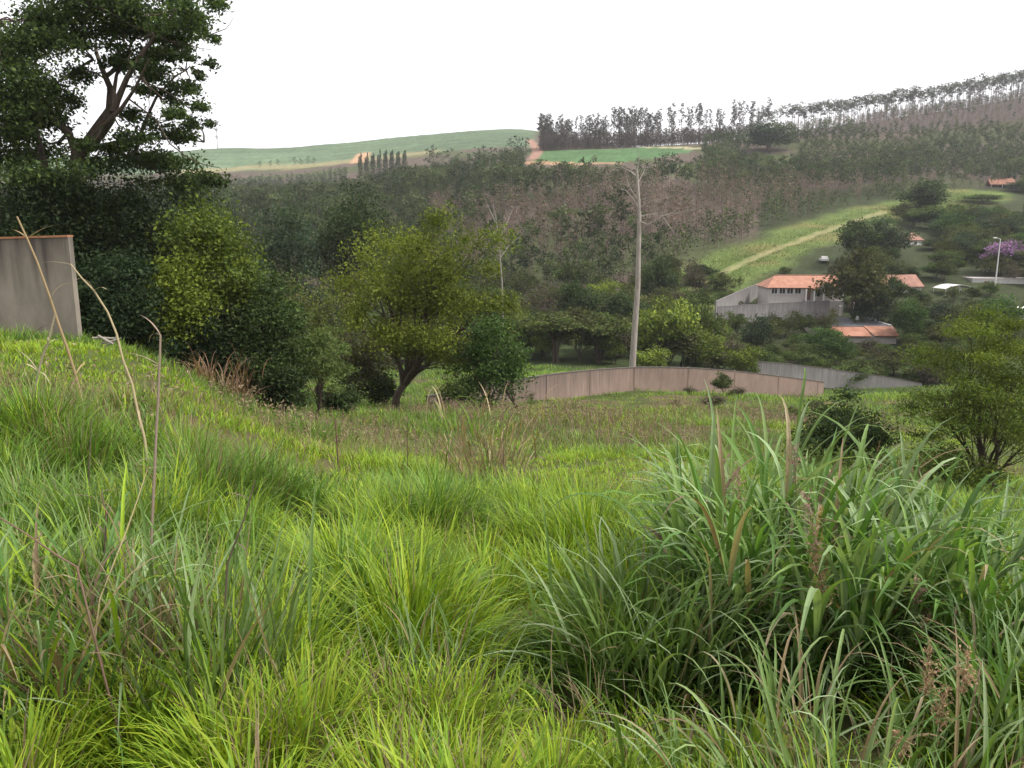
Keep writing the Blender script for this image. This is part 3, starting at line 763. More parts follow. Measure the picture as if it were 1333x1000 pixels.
STRIP_Y = [168, 190, 212, 248, 285, 300, 330]; STRIP_P = [868, 930, 1000, 1090, 1165, 1215, 1290]
def plantation():
    g = np.random.default_rng(4)
    xs, ys = np.meshgrid(np.arange(-400, 480, 4.3), np.arange(172, 560, 4.3))
    x = xs.ravel() + g.uniform(-1.2, 1.2, xs.size); y = ys.ravel() + g.uniform(-1.2, 1.2, xs.size)
    px = 666.5 + FPX * x / (y * CP)
    keep = (px > -160) & (px < 1480) & ((px > 250) | (y > 236))
    lim = np.interp(y, STRIP_Y, STRIP_P, left=-1e3, right=1e9)
    keep &= (px < lim - 8) & (seg_dist(x, y, STRIP) > 14)
    keep &= ~inpoly(x, y, CLEAR) & (seg_dist(x, y, CLEAR_TRK) > 5) & (seg_dist(x, y, CLEAR_TRK2) > 5)
    keep &= ~((y > 400) & (px > 455) & (px < 700) & ~((y < 425) & (px > 550))) & ~((px < 470) & (y > 500)) & (y < 540) & ~((px > 968) & (px < 1034) & (y > 370) & (y < 430))
    keep &= ~((px >= 680) & (px < 910) & (y > 338)) & ~((px > 640) & (px < 1000) & (y > 470))
    keep &= ~((px < 470) & (y > 470))
    keep &= ~((px < 560) & (y < 230) & (g.random(len(x)) < .35))
    x, y, px = x[keep], y[keep], px[keep]
    z = ground(x, y)
    nb = vnoise(x, y, 34, 21)
    u = g.random(len(x))
    band = (y > 208) & (y < 318) & (px > 560)
    kind = np.where(band & (u < .2 + 1.5 * (nb - .2)), 1, 0)
    kind = np.where(((y < 208) & (u < .65)) | ((seg_dist(x, y, STRIP) < 26) & (u < .8)), 2, kind)
    kind = np.where((y > 455 + .12 * (1333 - px)) & (px > 1000) & (u < .85), 1, kind)
    kind = np.where((px < 470) & ((y > 380) | (px < 250)), 3, kind)
    gap = (u > .93) | ((nb > .72) & (g.random(len(x)) < .4) & band)
    kind[gap] = -1
    order = np.argsort(y)
    order = order[kind[order] >= 0]
    near = [i for i in order if 430 < px[i] < 1400][:285]
    ns = set(near)
    lab = {0: ('green-topped young tree in the front rows of the hillside plantation', 'green-topped plantation front rows'),
           1: ('brown thin-crowned young tree in the front rows of the hillside plantation', 'brown plantation front rows'),
           2: ('low bushy tree along the lower edge of the hillside plantation', 'bushy lower edge of the plantation')}
    F = [FORMS_G, FORMS_B, FORMS_S, FORMS_D]
    sc = g.uniform(.7, 1.25, len(x)) * (.72 + .55 * vnoise(x, y, 17, 24)) * np.interp(y, [172, 300, 360, 420, 560], [1, 1, .72, .55, .5]); rz = g.uniform(0, 6.28, len(x)); wd = g.uniform(.85, 1.25, len(x))
    pickf = g.integers(0, 12, len(x))
    for i in near:
        k = kind[i]
        put(F[k][pickf[i] % len(F[k])], 'plantation_tree', lab[k][0], 'plantation tree', (x[i], y[i], z[i]), rz[i], (sc[i] * wd[i], sc[i] * wd[i], sc[i]), lab[k][1])
    mb = MB()
    rest = np.array([i for i in order if i not in ns])
    for k in range(4):
        for q, f in enumerate(F[k]):
            ii = rest[(kind[rest] == k) & (pickf[rest] % len(F[k]) == q)]
            if len(ii): bake(mb, f, np.stack([x[ii], y[ii], z[ii]], 1), rz[ii], np.stack([sc[ii] * wd[ii], sc[ii] * wd[ii], sc[ii]], 1))
    o = mb.build('plantation_woods', M_LEAF)
    tag(o, 'far mass of young plantation trees covering the hillside above the village', 'plantation', kind='stuff')
plantation()

def ridge():
    g = np.random.default_rng(8)
    RP = [(.050, .050, .046), (.062, .060, .055), (.045, .050, .040), (.07, .062, .06)]
    tall = [euc(21, 2.3, 170, .9, RP, .42, 40 + k, 2, tr=.20) for k in range(5)]
    umb = [euc(20, 3.8, 230, .95, [(.050, .062, .040), (.062, .072, .046), (.048, .055, .042)], .48 + .06 * k, 50 + k, 3, tr=.27, umbrella=True) for k in range(4)]
    # the dark stand above the small clearing
    for i in range(150):
        t = g.random() ** 1.25
        px = 702 + t * 300
        Y = g.uniform(482, 515)
        if px > 880 and g.random() < .35: continue
        b = G(px, Y)
        hh = (1.05 if px > 790 else .88) * g.uniform(.72, 1.12)
        put(tall[i % 5], 'ridge_tree', 'tall thin dark tree in the stand above the small clearing', 'ridge tree', b, g.uniform(0, 6.28), (hh * 1.05, hh * 1.05, hh), 'dark stand above the clearing')
    # the row with sky between the trunks
    for i in range(135):
        px = 985 + 400 * ((i + g.random()) / 135)
        Y = np.interp(px, [985, 1150, 1333, 1400], [548, 575, 585, 590]) + g.uniform(-9, 12)
        if px < 1030 and g.random() < .4: continue
        b = G(px, Y)
        hh = np.interp(px, [985, 1040, 1200, 1400], [.78, .95, .95, 1.0]) * g.uniform(.9, 1.08)
        put(umb[i % 4], 'ridge_tree', 'tall bare-trunked tree in the skyline row on the right hill', 'ridge tree', b, g.uniform(0, 6.28), (hh, hh, hh), 'skyline row on the right hill')
    for i in range(60):
        px = 1040 + 345 * g.random(); b = G(px, np.interp(px, [985, 1150, 1333, 1400], [545, 572, 583, 590]) + g.uniform(-14, 4)); hh = g.uniform(.45, .75) * np.interp(px, [1040, 1150], [.6, 1])
        put(tall[i % 5], 'ridge_tree', 'shorter dark tree filling in below the skyline row on the right hill', 'ridge tree', b, g.uniform(0, 6.28), (hh * 1.5, hh * 1.5, hh), 'filler trees on the right hill')
    # brown undergrowth in the stand and on the hill face
    mb = MB()
    low = [euc(9, 2.6, 90, .8, [(.070, .055, .055), (.085, .066, .062), (.055, .05, .045)], .12, 60 + k, 6, tr=.1) for k in range(3)]
    P = []
    for i in range(620):
        P.append(G(704 + 290 * g.random() ** 1.3, g.uniform(480, 512)))
    for i in range(380):
        px = g.uniform(1120, 1420); P.append(G(px, g.uniform(530, np.interp(px, [1120, 1333], [552, 585]))))
    P = np.array(P)
    for k in range(3):
        Q = P[k::3]; s = g.uniform(.6, 1.15, len(Q)) * np.where(Q[:, 0] > 150, .62, 1.0)
        bake(mb, low[k], Q, g.uniform(0, 6.28, len(Q)), np.stack([s, s, s], 1))
    tag(mb.build('undergrowth', M_LEAF), 'dusky brown undergrowth below the ridge trees', 'undergrowth', kind='stuff')
    # conical pines in rows on the far slope
    cone_t, cone_c = MB(), MB()
    cone_t.tube(np.array([[0, 0, -.5], [0, 0, 6], [0, 0, 12.5]]), (.16, .12, .03), 4)
    for k in range(16):
        z = 1.0 + 11.5 * k / 16; r = 1.9 * (1 - k / 17)
        p = scatter_clump(np.array([0, 0, z]), (r, r, .5), 16, g, .4)
        cone_c.leaves(p, .7, pick([(.040, .058, .036), (.052, .070, .042)], 16, g), g=g)
    pine = Spare(cone_t, cone_c)
    for r in range(3):
        for c in range(8):
            put(pine, 'pine_tree', 'conical pine in the small block of rows on the far slope', 'pine', G(468 + c * 8.2 + r * 1.5, 428 + r * 16), g.uniform(0, 6), (1, 1, g.uniform(.9, 1.1)), 'pine rows on the far slope')
    # the dark clump beside the pines
    for i in range(17):
        put(FORMS_D[i % 3], 'dark_tree', 'dark bluish tree in the clump right of the pine rows', 'tree', G(556 + 135 * (i + g.random()) / 17, 405 + g.uniform(-12, 30)), g.uniform(0, 6),
            tuple(np.array([1.5, 1.5, 1.15]) * g.uniform(.8, 1.15)), 'dark clump beside the pines')
    for i, px in enumerate((352, 362, 383, 392, 401, 409, 338)):
        put(FORMS_S[i % 3], 'field_bush', 'small dark bush along the foot of the far green field', 'bush', G(px, 575 + g.uniform(-8, 8)), i, tuple(np.array([1, 1, .7]) * g.uniform(.7, 1.2)), 'bushes below the far field')
    # one tall tree alone on the skyline
    root = thing('lone_tree', 'lone thin tree with two leaf tufts on the far skyline', 'tree', tuple(G(283, 770)))
    t, c = MB(), MB()
    t.tube(np.array([[0, 0, -1], [.3, 0, 10], [0, 0, 23]]), (.3, .25, .12), 5)
    for z, r, n in ((22.5, 3.2, 90), (16.5, 2.2, 45), (10, 1.5, 25)):
        c.leaves(scatter_clump(np.array([0, 0, z]), (r, r, 2.6), n, g), 1.1, pick(C_OLIVE, n, g), g=g)
    t.build('trunk', M_BARK_EUC, root, tint=False); c.build('crown', M_LEAF, root)
ridge()

# ------------------------------------------------------------------ broadleaf trees of the valley
class Form:
    def __init__(s, pal, squash=.6, lump=.25, stems=1, frac=.85, seed=0, n=5200, leaf=.40, ncl=30, limbs=5, bottom=-.7, var=.35, top=None):
        s.k = dict(pal=pal, squash=squash, lump=lump, stems=stems, seed=seed, limbs=limbs, bottom=bottom, clump_var=var, top_pal=top)
        s.frac, s.n, s.leaf, s.ncl, s.root = frac, n, leaf, ncl, None
        s.g = np.random.default_rng(seed)
    def put(s, name, label, cat, px, py_top, w_px, Y, group=None, base=None):
        b = G(px, Y); top = at(px, py_top, Y)[2] if py_top is not None else None
        h = max(1.0, top - b[2]); w = w_px * m_per_px(b)
        return s.put_m(name, label, cat, b, w, h, group)
    def put_m(s, name, label, cat, b, w, h, group=None):
        sc = (w / 7.2, w / 7.2, h / 8.0)
        if s.root is None:
            rz = 8.0 * s.frac / 2
            s.root = make_tree(name, label, cat, b, 8.0, ((0, 0, 8 - rz), (4, 4, rz)), s.ncl, 5.2 / s.ncl ** (1 / 3), s.n, s.leaf, s.k['pal'], .17,
                               8 * max(.1, 1 - s.frac), **{k: v for k, v in s.k.items() if k != 'pal'})
            s.root.scale = sc
            tag(s.root, group=group)
            return s.root
        return dup(s.root, tuple(b), s.g.uniform(0, 6.28), sc, label, cat, group, name)
F_DARK = Form(C_DARK, seed=1, frac=.88); F_DARK2 = Form(C_BLUE + C_DARK[1:], seed=2, frac=.9, squash=.5)
F_MID = Form(C_MID, seed=3, frac=.86); F_MID2 = Form(C_MID + C_OLIVE[:1], seed=4, frac=.92, stems=2, squash=.5)
F_OLIVE = Form(C_OLIVE, seed=5, frac=.88); F_YEL = Form(C_ROUND[:2] + C_MID[1:], seed=6, frac=.9, stems=2)
F_BUSH = Form(C_MID[1:] + C_DARK[2:], seed=7, frac=.97, stems=3, bottom=-.95, n=4600); F_BUSHO = Form(C_OLIVE + C_MID[:1], seed=8, frac=.97, stems=3, bottom=-.95, n=2200)
F_BROWN = Form(C_TWIG + C_OLIVE[:2], seed=9, frac=.93, stems=3, bottom=-.9, n=3000); F_GREEN = Form(C_GREEN, seed=10, frac=.92)
F_FLAT = Form(C_OLIVE + C_MID, seed=12, frac=.45, squash=.4, n=4600, stems=3, limbs=9)
F_PURP = Form(C_PURPLE, seed=13, frac=.7, squash=.5, n=3600, lump=.4)

CLEAR_VIEW = [(925, 1092, 342, 409, 149), (1058, 1172, 405, 436, 138), (1142, 1200, 354, 372, 163), (1228, 1272, 362, 382, 160), (1262, 1333, 357, 384, 169.5), (1283, 1322, 244, 266, 345),
              (870, 1000, 312, 372, 170), (1000, 1092, 282, 345, 205), (1060, 1172, 264, 300, 250), (1172, 1275, 246, 262, 310), (1198, 1214, 298, 310, 262),
              (1180, 1202, 322, 344, 212), (1290, 1345, 308, 330, 172), (680, 795, 470, 492, 110), (1000, 1185, 472, 505, 105)]
def hides(px, Y, w, top, bot):
    return any(px + w / 2 > a and px - w / 2 < b and top < d and bot > c and Y < ym for a, b, c, d, ym in CLEAR_VIEW)
def py_of(p):
    d = np.array(p) - (0, 0, EYE)
    return 500 - FPX * (d[1] * SP + d[2] * CP) / (d[1] * CP - d[2] * SP)
def fill(n, px0, px1, Y0, Y1, h0, h1, ar, forms, name, label, cat, group, seed, extra=None, minpx=9):
    g = np.random.default_rng(seed); done = []; tries = 0
    while len(done) < n and tries < n * 40:
        tries += 1
        px, Y = g.uniform(px0, px1), g.uniform(Y0, Y1)
        if extra and not extra(px, Y): continue
        b = G(px, Y); h = g.uniform(h0, h1); w = h * g.uniform(*ar)
        s = m_per_px(b)
        if hides(px, Y, w / s * .9, py_of(b + (0, 0, h)), py_of(b)): continue
        if any((b[0] - q[0]) ** 2 + (b[1] - q[1]) ** 2 < (w * .42) ** 2 for q in done): continue
        done.append(b)
        forms[int(g.integers(len(forms)))].put_m(name, label, cat, b, w, h, group)

one = [  # form, name, label, category, column, top row, width, distance
    (F_DARK, 'mango_tree', 'dark dense tree behind the orange-roofed house, left of a touching pair', 'tree', 1113, 284, 58, 186),
    (F_DARK2, 'mango_tree', 'dark dense tree behind the orange-roofed house, right of a touching pair', 'tree', 1152, 280, 58, 190),
    (F_OLIVE, 'bushy_tree', 'tall bushy tree hiding the right end of the orange-roofed house', 'tree', 1109, 320, 80, 141),
    (F_DARK2, 'bushy_tree', 'smaller dark tree against the right side of the tall bushy tree', 'tree', 1136, 366, 50, 138),
    (F_DARK, 'dark_tree', 'big dark round tree at the upper end of the grass strip', 'tree', 1201, 233, 68, 262),
    (F_MID, 'round_tree', 'mid-green round tree just below the big dark tree by the strip', 'tree', 1214, 264, 52, 240),
    (F_DARK2, 'grey_green_tree', 'wide grey-green tree above the yellow-green tree by the small roofs', 'tree', 1252, 284, 66, 225),
    (F_YEL, 'yellow_green_tree', 'yellow-green tree below the wide grey-green tree, left of the lamp pole', 'tree', 1252, 322, 56, 190),
    (F_DARK, 'dark_tree', 'dark tree right of the small faded orange roof', 'tree', 1218, 312, 40, 205),
    (F_DARK, 'dark_bush', 'round dark bush in front of the half-hidden orange roof', 'bush', 1164, 358, 34, 152),
    (F_GREEN, 'green_tree', 'rounded green tree right of the low grey and orange roof', 'tree', 1181, 382, 46, 130),
    (F_GREEN, 'green_tree', 'spreading deep green tree below the long grey building', 'tree', 1300, 377, 62, 128),
    (F_BUSH, 'green_bush', 'small green bush in front of the long grey building, beside the white canopy', 'bush', 1288, 362, 22, 160),
    (F_BUSHO, 'low_bush', 'low olive bush in front of the left half of the white canopy', 'bush', 1238, 373, 26, 155),
    (F_MID2, 'low_bush', 'low green bush in front of the right post of the white canopy', 'bush', 1266, 372, 24, 156),
    (F_PURP, 'flowering_tree', 'purple-flowering tree beside the lamp pole', 'tree', 1303, 308, 46, 176),
    (F_PURP, 'flowering_tree', 'purple-flowering tree at the right edge, farther from the lamp pole', 'tree', 1345, 312, 40, 174),
    (F_BROWN, 'brownish_tree', 'brownish thin tree under the purple flowers', 'tree', 1318, 338, 30, 170),
    (F_MID, 'olive_tree', 'wide olive bush at the upper right of the grass strip, below the open shed', 'tree', 1280, 252, 52, 300),
    (F_DARK2, 'dark_tree', 'dark bluish tree right of the open shed', 'tree', 1330, 236, 40, 325),
    (F_DARK2, 'dark_tree', 'dark bluish round tree alone below the gap in the skyline row', 'tree', 1000, 158, 66, 428),
    (F_FLAT, 'flat_topped_tree', 'flat-topped shrubby tree with bare brown stems behind the lawn, left one', 'tree', 722, 404, 86, 112),
    (F_FLAT, 'flat_topped_tree', 'flat-topped shrubby tree with bare brown stems behind the lawn, next to the dead trunk', 'tree', 782, 410, 80, 114),
    (F_YEL, 'green_tree', 'bright bushy tree right of the dead trunk, taller of two', 'tree', 862, 372, 84, 104),
    (F_YEL, 'green_tree', 'low bright bush at the foot of the dead trunk, behind the pink wall', 'bush', 846, 444, 50, 92),
    (F_MID2, 'green_tree', 'dull green tree behind the pink wall, between the bright tree and the house compound', 'tree', 912, 388, 60, 112),
    (F_DARK, 'dark_tree', 'small dark tree behind the dead trunk at the plantation edge', 'tree', 858, 330, 44, 160),
    (F_BUSH, 'dark_bush', 'dark bush left of the flat-topped trees', 'bush', 690, 396, 40, 118),
    (F_DARK, 'dark_bush', 'dark bush above the left flat-topped tree', 'bush', 752, 362, 46, 136),
    (F_DARK2, 'dark_bush', 'dark rounded bush below the compound wall', 'bush', 985, 408, 42, 126),
    (F_GREEN, 'green_bush', 'green bush left of the front orange roof slope', 'bush', 1070, 420, 44, 124),
    (F_GREEN, 'green_bush', 'fresh green bush in front of the low orange roof', 'bush', 1090, 432, 40, 118),
    (F_YEL, 'flowering_bush', 'bush with pale tips growing above the pink wall', 'bush', 966, 440, 44, 96),
    (F_MID2, 'green_bush', 'shrub hanging over the right end of the pink wall', 'bush', 940, 484, 30, 80),
]
for f, nm, lb, ct, px, top, w, Y in one: f.put(nm, lb, ct, px, top, w, Y)

fill(130, 520, 945, 106, 186, 3.5, 8.0, (.8, 1.25), [F_MID, F_MID2, F_YEL, F_BUSH, F_BUSHO, F_OLIVE, F_DARK, F_BROWN], 'thicket_tree',
     'bushy tree in the valley thicket between pink wall and plantation', 'tree', 'valley thicket behind the pink wall', 41,
     extra=lambda p, Y: not (640 < p < 800 and Y < 112))
for i, (px, tp, w) in enumerate([(940, 408, 26), (958, 404, 30), (1004, 405, 28), (1026, 403, 34), (1046, 406, 26), (1062, 404, 30), (1078, 402, 24)]):
    [F_BUSHO, F_MID2, F_BROWN][i % 3].put('slope_shrub', 'shrub on the slope between the grey lower wall and the village', 'shrub', px, tp, w, 134 + i % 3, 'shrubs below the village')
fill(95, 895, 1260, 106, 143, 2.2, 4.4, (.95, 1.5), [F_MID2, F_BUSHO, F_BUSH, F_BROWN, F_MID, F_OLIVE], 'slope_shrub',
     'shrub on the slope between the grey lower wall and the village', 'shrub', 'shrubs below the village', 42)
for a, b, c, d, e, f, k, s in ((80, 1090, 1420, 195, 340, 4.5, 8.5, 43), (60, 1170, 1420, 122, 158, 2.6, 5.0, 47), (62, 1120, 1420, 166, 205, 3.5, 6.5, 48)):
  fill(a, b, c, d, e, f, k, (.95, 1.35), [F_DARK, F_DARK2, F_MID, F_MID2, F_OLIVE, F_GREEN, F_BUSHO], 'village_tree',
     'tree growing among the houses of the village', 'tree', 'trees among the village houses', s,
     extra=lambda p, Y: p > np.interp(Y, STRIP_Y, STRIP_P, left=868) + 40)
fill(30, 905, 1180, 150, 205, 1.6, 3.2, (1, 1.5), [F_BUSHO, F_BUSH, F_BROWN], 'strip_bush', 'low bush along the lower side of the grass strip', 'bush', 'bushes beside the grass strip', 44,
     extra=lambda p, Y: np.interp(Y, STRIP_Y, STRIP_P) + 55 < p)
fill(85, -140, 600, 62, 215, 5.0, 9.5, (.8, 1.15), [F_DARK, F_DARK2, F_MID, F_OLIVE, F_BROWN, F_BUSHO], 'wood_tree',
     'tree in the wooded valley behind the left bank and the round tree', 'tree', 'valley wood on the left', 45, extra=lambda p, Y: Y > 105 or p < 330)
fill(12, 600, 1080, 50, 74, .7, 1.3, (1.1, 1.7), [F_BUSHO, F_BUSH, F_BROWN], 'weed_bush', 'low weedy bush in the grass in front of the pink wall', 'bush', 'weeds in front of the pink wall', 46)
# ------------------------------------------------------------------ walls
def wall_run(name, label, tops, h, thick, mat, cop_mat, cop=.12, posts=0, post_mat=None, cat='wall', smooth_run=False):
    """A free-standing wall whose top runs through the given points, stepped only by its slope."""
    T = np.array(tops)
    if smooth_run:
        u = np.arange(len(T)); q = np.linspace(0, len(T) - 1, 6 * (len(T) - 1) + 1); i = np.clip(q.astype(int), 0, len(T) - 2); f = (q - i)[:, None]
        D = np.gradient(T, axis=0); h00, h10, h01, h11 = 2*f**3-3*f**2+1, f**3-2*f**2+f, -2*f**3+3*f**2, f**3-f**2
        T = h00 * T[i] + h10 * D[i] + h01 * T[i + 1] + h11 * D[i + 1]
    o = T[len(T) // 2].copy(); o[2] = gz(o[0], o[1])
    root = thing(name, label, cat, tuple(o)); T = T - o
    wb, cb = MB(), MB()
    for k in range(len(T) - 1):
        a, b = T[k], T[k + 1]
        d = (b - a)[:2]; n = np.array([-d[1], d[0]]) / np.linalg.norm(d) * thick / 2
        def ring(p, q, z0, z1, w):
            nn = n * w
            return [(p[0] + nn[0], p[1] + nn[1], p[2] + z0), (p[0] - nn[0], p[1] - nn[1], p[2] + z0), (q[0] - nn[0], q[1] - nn[1], q[2] + z0), (q[0] + nn[0], q[1] + nn[1], q[2] + z0),
                    (p[0] + nn[0], p[1] + nn[1], p[2] + z1), (p[0] - nn[0], p[1] - nn[1], p[2] + z1), (q[0] - nn[0], q[1] - nn[1], q[2] + z1), (q[0] + nn[0], q[1] + nn[1], q[2] + z1)]
        e = (b - a) * .0008
        wb.quadbox(ring(a + e, b - e, -h, -cop, 1)); cb.quadbox(ring(a + e, b - e, -cop + .003, 0, 1.35))
    wb.build('wall_panel', mat, root, tint=False); cb.build('coping', cop_mat, root, tint=False)
    if posts:
        L = np.concatenate([[0], np.cumsum(np.linalg.norm(np.diff(T, axis=0), axis=1))])
        for s in np.linspace(.02, .98, posts) * L[-1]:
            p = np.array([np.interp(s, L, T[:, i]) for i in range(3)])
            pb = MB(); w = thick * .62
            pb.box(p[0] - w, p[0] + w, p[1] - w, p[1] + w, p[2] - h, p[2] + .03)
            pb.build('pilaster', post_mat or mat, root, tint=False)
    return root
WY = 18.8
a0, a1 = at(-330, 318, WY + 1.0), at(91.5, 306, WY)
wall_run('boundary_wall', 'grey stained plaster wall with thin clay coping on the left bank', [a0, a1], 3.2, .16, M_PLASTER, M_CLAYTOP, cop=.05)
wall_run('boundary_wall', 'long pinkish rendered wall winding across the slope in the middle', [at(*p) for p in
         [(556, 515, 54), (604, 507, 58), (640, 500, 62), (700, 489, 66), (760, 482, 72), (800, 479, 76), (840, 477.5, 79), (900, 478.5, 82), (960, 483, 86), (1020, 490, 90), (1072, 497, 94)]],
         3.0, .18, M_PINKWALL, M_MOSSTOP, cop=.10, posts=9, smooth_run=True)
wall_run('boundary_wall', 'low grey block wall beyond the right end of the pink wall', [at(*p) for p in [(985, 470, 103), (1040, 475, 104), (1100, 483, 105), (1150, 490, 105), (1200, 499, 105)]],
         2.6, .18, M_GREYWALL, M_MOSSTOP, cop=.06, smooth_run=True)
wall_run('compound_wall', 'grey block wall round the front yard of the orange-roofed house', [at(*p) for p in [(934, 399, 139), (1000, 395, 142), (1040, 393, 143), (1080, 391, 143)]],
         3.6, .2, M_GREYWALL, M_GREYWALL, cop=.05)
wall_run('compound_wall', 'grey retaining wall climbing the slope left of the orange-roofed house', [at(*p) for p in [(932, 392, 141), (962, 379, 154), (990, 368, 163)]],
         3.2, .2, M_GREYWALL, M_GREYWALL, cop=.05)

# ------------------------------------------------------------------ houses
def slab(mb, a, b, c, d, t=.14):
    """A roof slope through four corners (going round, seen from above), with thickness."""
    P = np.array([a, b, c, d], float); n = np.cross(P[1] - P[0], P[2] - P[0]); n = n / np.linalg.norm(n)
    if n[2] < 0: n = -n
    mb.quadbox(np.concatenate([P - n * t, P]))
def window(root, x, z0, w, h, y=0.0, frame=None):
    f = MB(); t = .07
    f.box(x - w / 2 - t, x + w / 2 + t, y - .05, y + .03, z0 - t, z0); f.box(x - w / 2 - t, x + w / 2 + t, y - .05, y + .03, z0 + h, z0 + h + t)
    f.box(x - w / 2 - t, x - w / 2, y - .05, y + .03, z0, z0 + h); f.box(x + w / 2, x + w / 2 + t, y - .05, y + .03, z0, z0 + h)
    f.box(x - .025, x + .025, y - .045, y + .02, z0, z0 + h)
    o = f.build('window', frame or M_WHITE, root, tint=False)
    p = MB(); p.box(x - w / 2, x + w / 2, y - .02, y - .005, z0, z0 + h); p.build('pane', M_GLASS, o, tint=False)
def gable_roof(mb, x0, x1, y0, y1, ze, rise, over=.4, hipl=0.0, hipr=0.0):
    ym = (y0 + y1) / 2; a = np.array
    sl = rise / (ym - y0); zo = ze - over * sl
    L, Rr = x0 - over, x1 + over
    rl, r2 = L + hipl, Rr - hipr
    slab(mb, (L, y0 - over, zo), (Rr, y0 - over, zo), (r2, ym, ze + rise), (rl, ym, ze + rise))
    slab(mb, (rl, ym, ze + rise), (r2, ym, ze + rise), (Rr, y1 + over, zo), (L, y1 + over, zo))
    for hip, X, r in ((hipl, L, rl), (hipr, Rr, r2)):
        if hip > 0:
            mb.add([(X, y0 - over, zo), (X, y1 + over, zo), (r, ym, ze + rise + .01), (X, y0 - over, zo - .12), (X, y1 + over, zo - .12), (r, ym, ze + rise - .12)],
                   [(0, 1, 4, 3), (1, 2, 5, 4), (2, 0, 3, 5)]); mb.add([(X, y0 - over, zo), (X, y1 + over, zo), (r, ym, ze + rise + .01)], [(0, 1, 2)])
    return sl

def house_main():
    p0 = at(992, 373, 150); s = m_per_px(p0)
    base = gz(p0[0] + 7, 150); root = thing('house', 'long white house with new orange tile roof, row of dark windows and gabled porch', 'house', (p0[0] + 1.3, 150, base), R(-2))
    e = p0[2] - base
    w = MB(); w.box(0, 13.2, 0, 7.5, -1.5, e); w.build('wall', M_PALEWALL, root, tint=False)
    r = MB(); gable_roof(r, 0, 13.2, 0, 7.5, e, 1.85, .4, hipl=2.4); ro = r.build('roof', M_TILE, root, tint=False)
    rc = MB(); rc.tube([(2.1, 3.75, e + 1.87), (13.5, 3.75, e + 1.87)], .13, 6); rc.build('ridge_cap', M_TILE_OLD, ro, tint=False)
    for x in (1.05, 2.5, 3.95, 5.4): window(root, x, e - 1.32, 1.05, .98)
    for x, wd in ((8.9, 1.25), (10.55, 1.15), (12.3, 1.0)): window(root, x, e - 1.85, wd, 1.5)
    d = MB(); d.box(6.75, 7.75, -.06, -.005, e - 2.5, e - .35); d.build('door', M_WOOD, root, tint=False)
    for x in (6.5, 8.02, 9.75, 11.4, 13.2):
        q = MB(); q.box(x - .11, x + .11, -1.5, -1.28, -1.2, e - .36); q.build('post', M_WHITE, root, tint=False)
    q = MB(); q.box(6.3, 13.4, -1.6, -.01, -1.3, e - 2.55); q.build('porch_floor', M_GREYWALL, root, tint=False)
    # gable over the porch
    gx0, gx1, gy, rise = 8.2, 12.0, -1.7, 1.35; gm = (gx0 + gx1) / 2
    g = MB(); g.add([(gx0, gy + .1, e - .34), (gx1, gy + .1, e - .34), (gm, gy + .1, e + rise - .5), (gx0, gy + .22, e - .34), (gx1, gy + .22, e - .34), (gm, gy + .22, e + rise - .5)],
                    [(0, 1, 4, 3), (1, 2, 5, 4), (2, 0, 3, 5)]); g.add([(gx0, gy + .1, e - .34), (gx1, gy + .1, e - .34), (gm, gy + .1, e + rise - .5)], [(0, 1, 2)])
    g.build('gable', M_PALEWALL, root, tint=False)
    pr = MB(); yb = 2.2
    slab(pr, (gx0 - .5, gy - .1, e - .45), (gm, gy - .1, e + rise - .3), (gm, yb, e + rise - .3), (gx0 - .5, yb, e - .45), .1)
    slab(pr, (gm, gy - .1, e + rise - .3), (gx1 + .5, gy - .1, e - .45), (gx1 + .5, yb, e - .45), (gm, yb, e + rise - .3), .1)
    pr.build('porch_roof', M_TILE, root, tint=False)
house_main()

def house_low():
    Y = 132; p0 = at(1078, 437, Y); base = gz(p0[0] + 6, Y)
    root = thing('house', 'low house with flat grey sheet roof behind orange tile slopes', 'house', (p0[0], Y, base), R(-4))
    e = p0[2] - base; W_ = 88 * m_per_px(p0)
    w = MB(); w.box(0, W_, .4, 9.5, -1.5, e + .1); w.build('wall', M_PALEWALL, root, tint=False)
    r = MB()
    slab(r, (-.3, -.3, e), (W_ * .62, -.3, e), (W_ * .62, 3.2, e + 1.15), (1.2, 3.2, e + 1.15))
    slab(r, (W_ * .66, -.3, e + .1), (W_ + .3, -.3, e + .1), (W_ + .3, 3.2, e + 1.3), (W_ * .60, 3.2, e + 1.3))
    r.build('tile_roof', M_TILE, root, tint=False)
    r = MB(); slab(r, (.6, 3.25, e + 1.22), (W_ - .2, 3.25, e + 1.22), (W_ - .5, 10, e + 2.1), (.2, 10, e + 2.1), .08); r.build('sheet_roof', M_SHEET, root, tint=False)
    r = MB(); r.box(W_ - .15, W_ + .15, 3.0, 9.4, e, e + 1.5); r.build('parapet', M_WHITE, root, tint=False)
    r = MB(); r.box(-1.8, .1, 3.5, 9.4, -1, e + 1.55); r.build('side_wall', M_PALEWALL, root, tint=False)
    r = MB(); r.tube([(W_ * .62, 7.0, e + 1.9), (W_ * .62, 7.0, e + 2.55)], (.28, .22), 10); r.build('water_tank', M_WHITE, root, tint=False)
house_low()

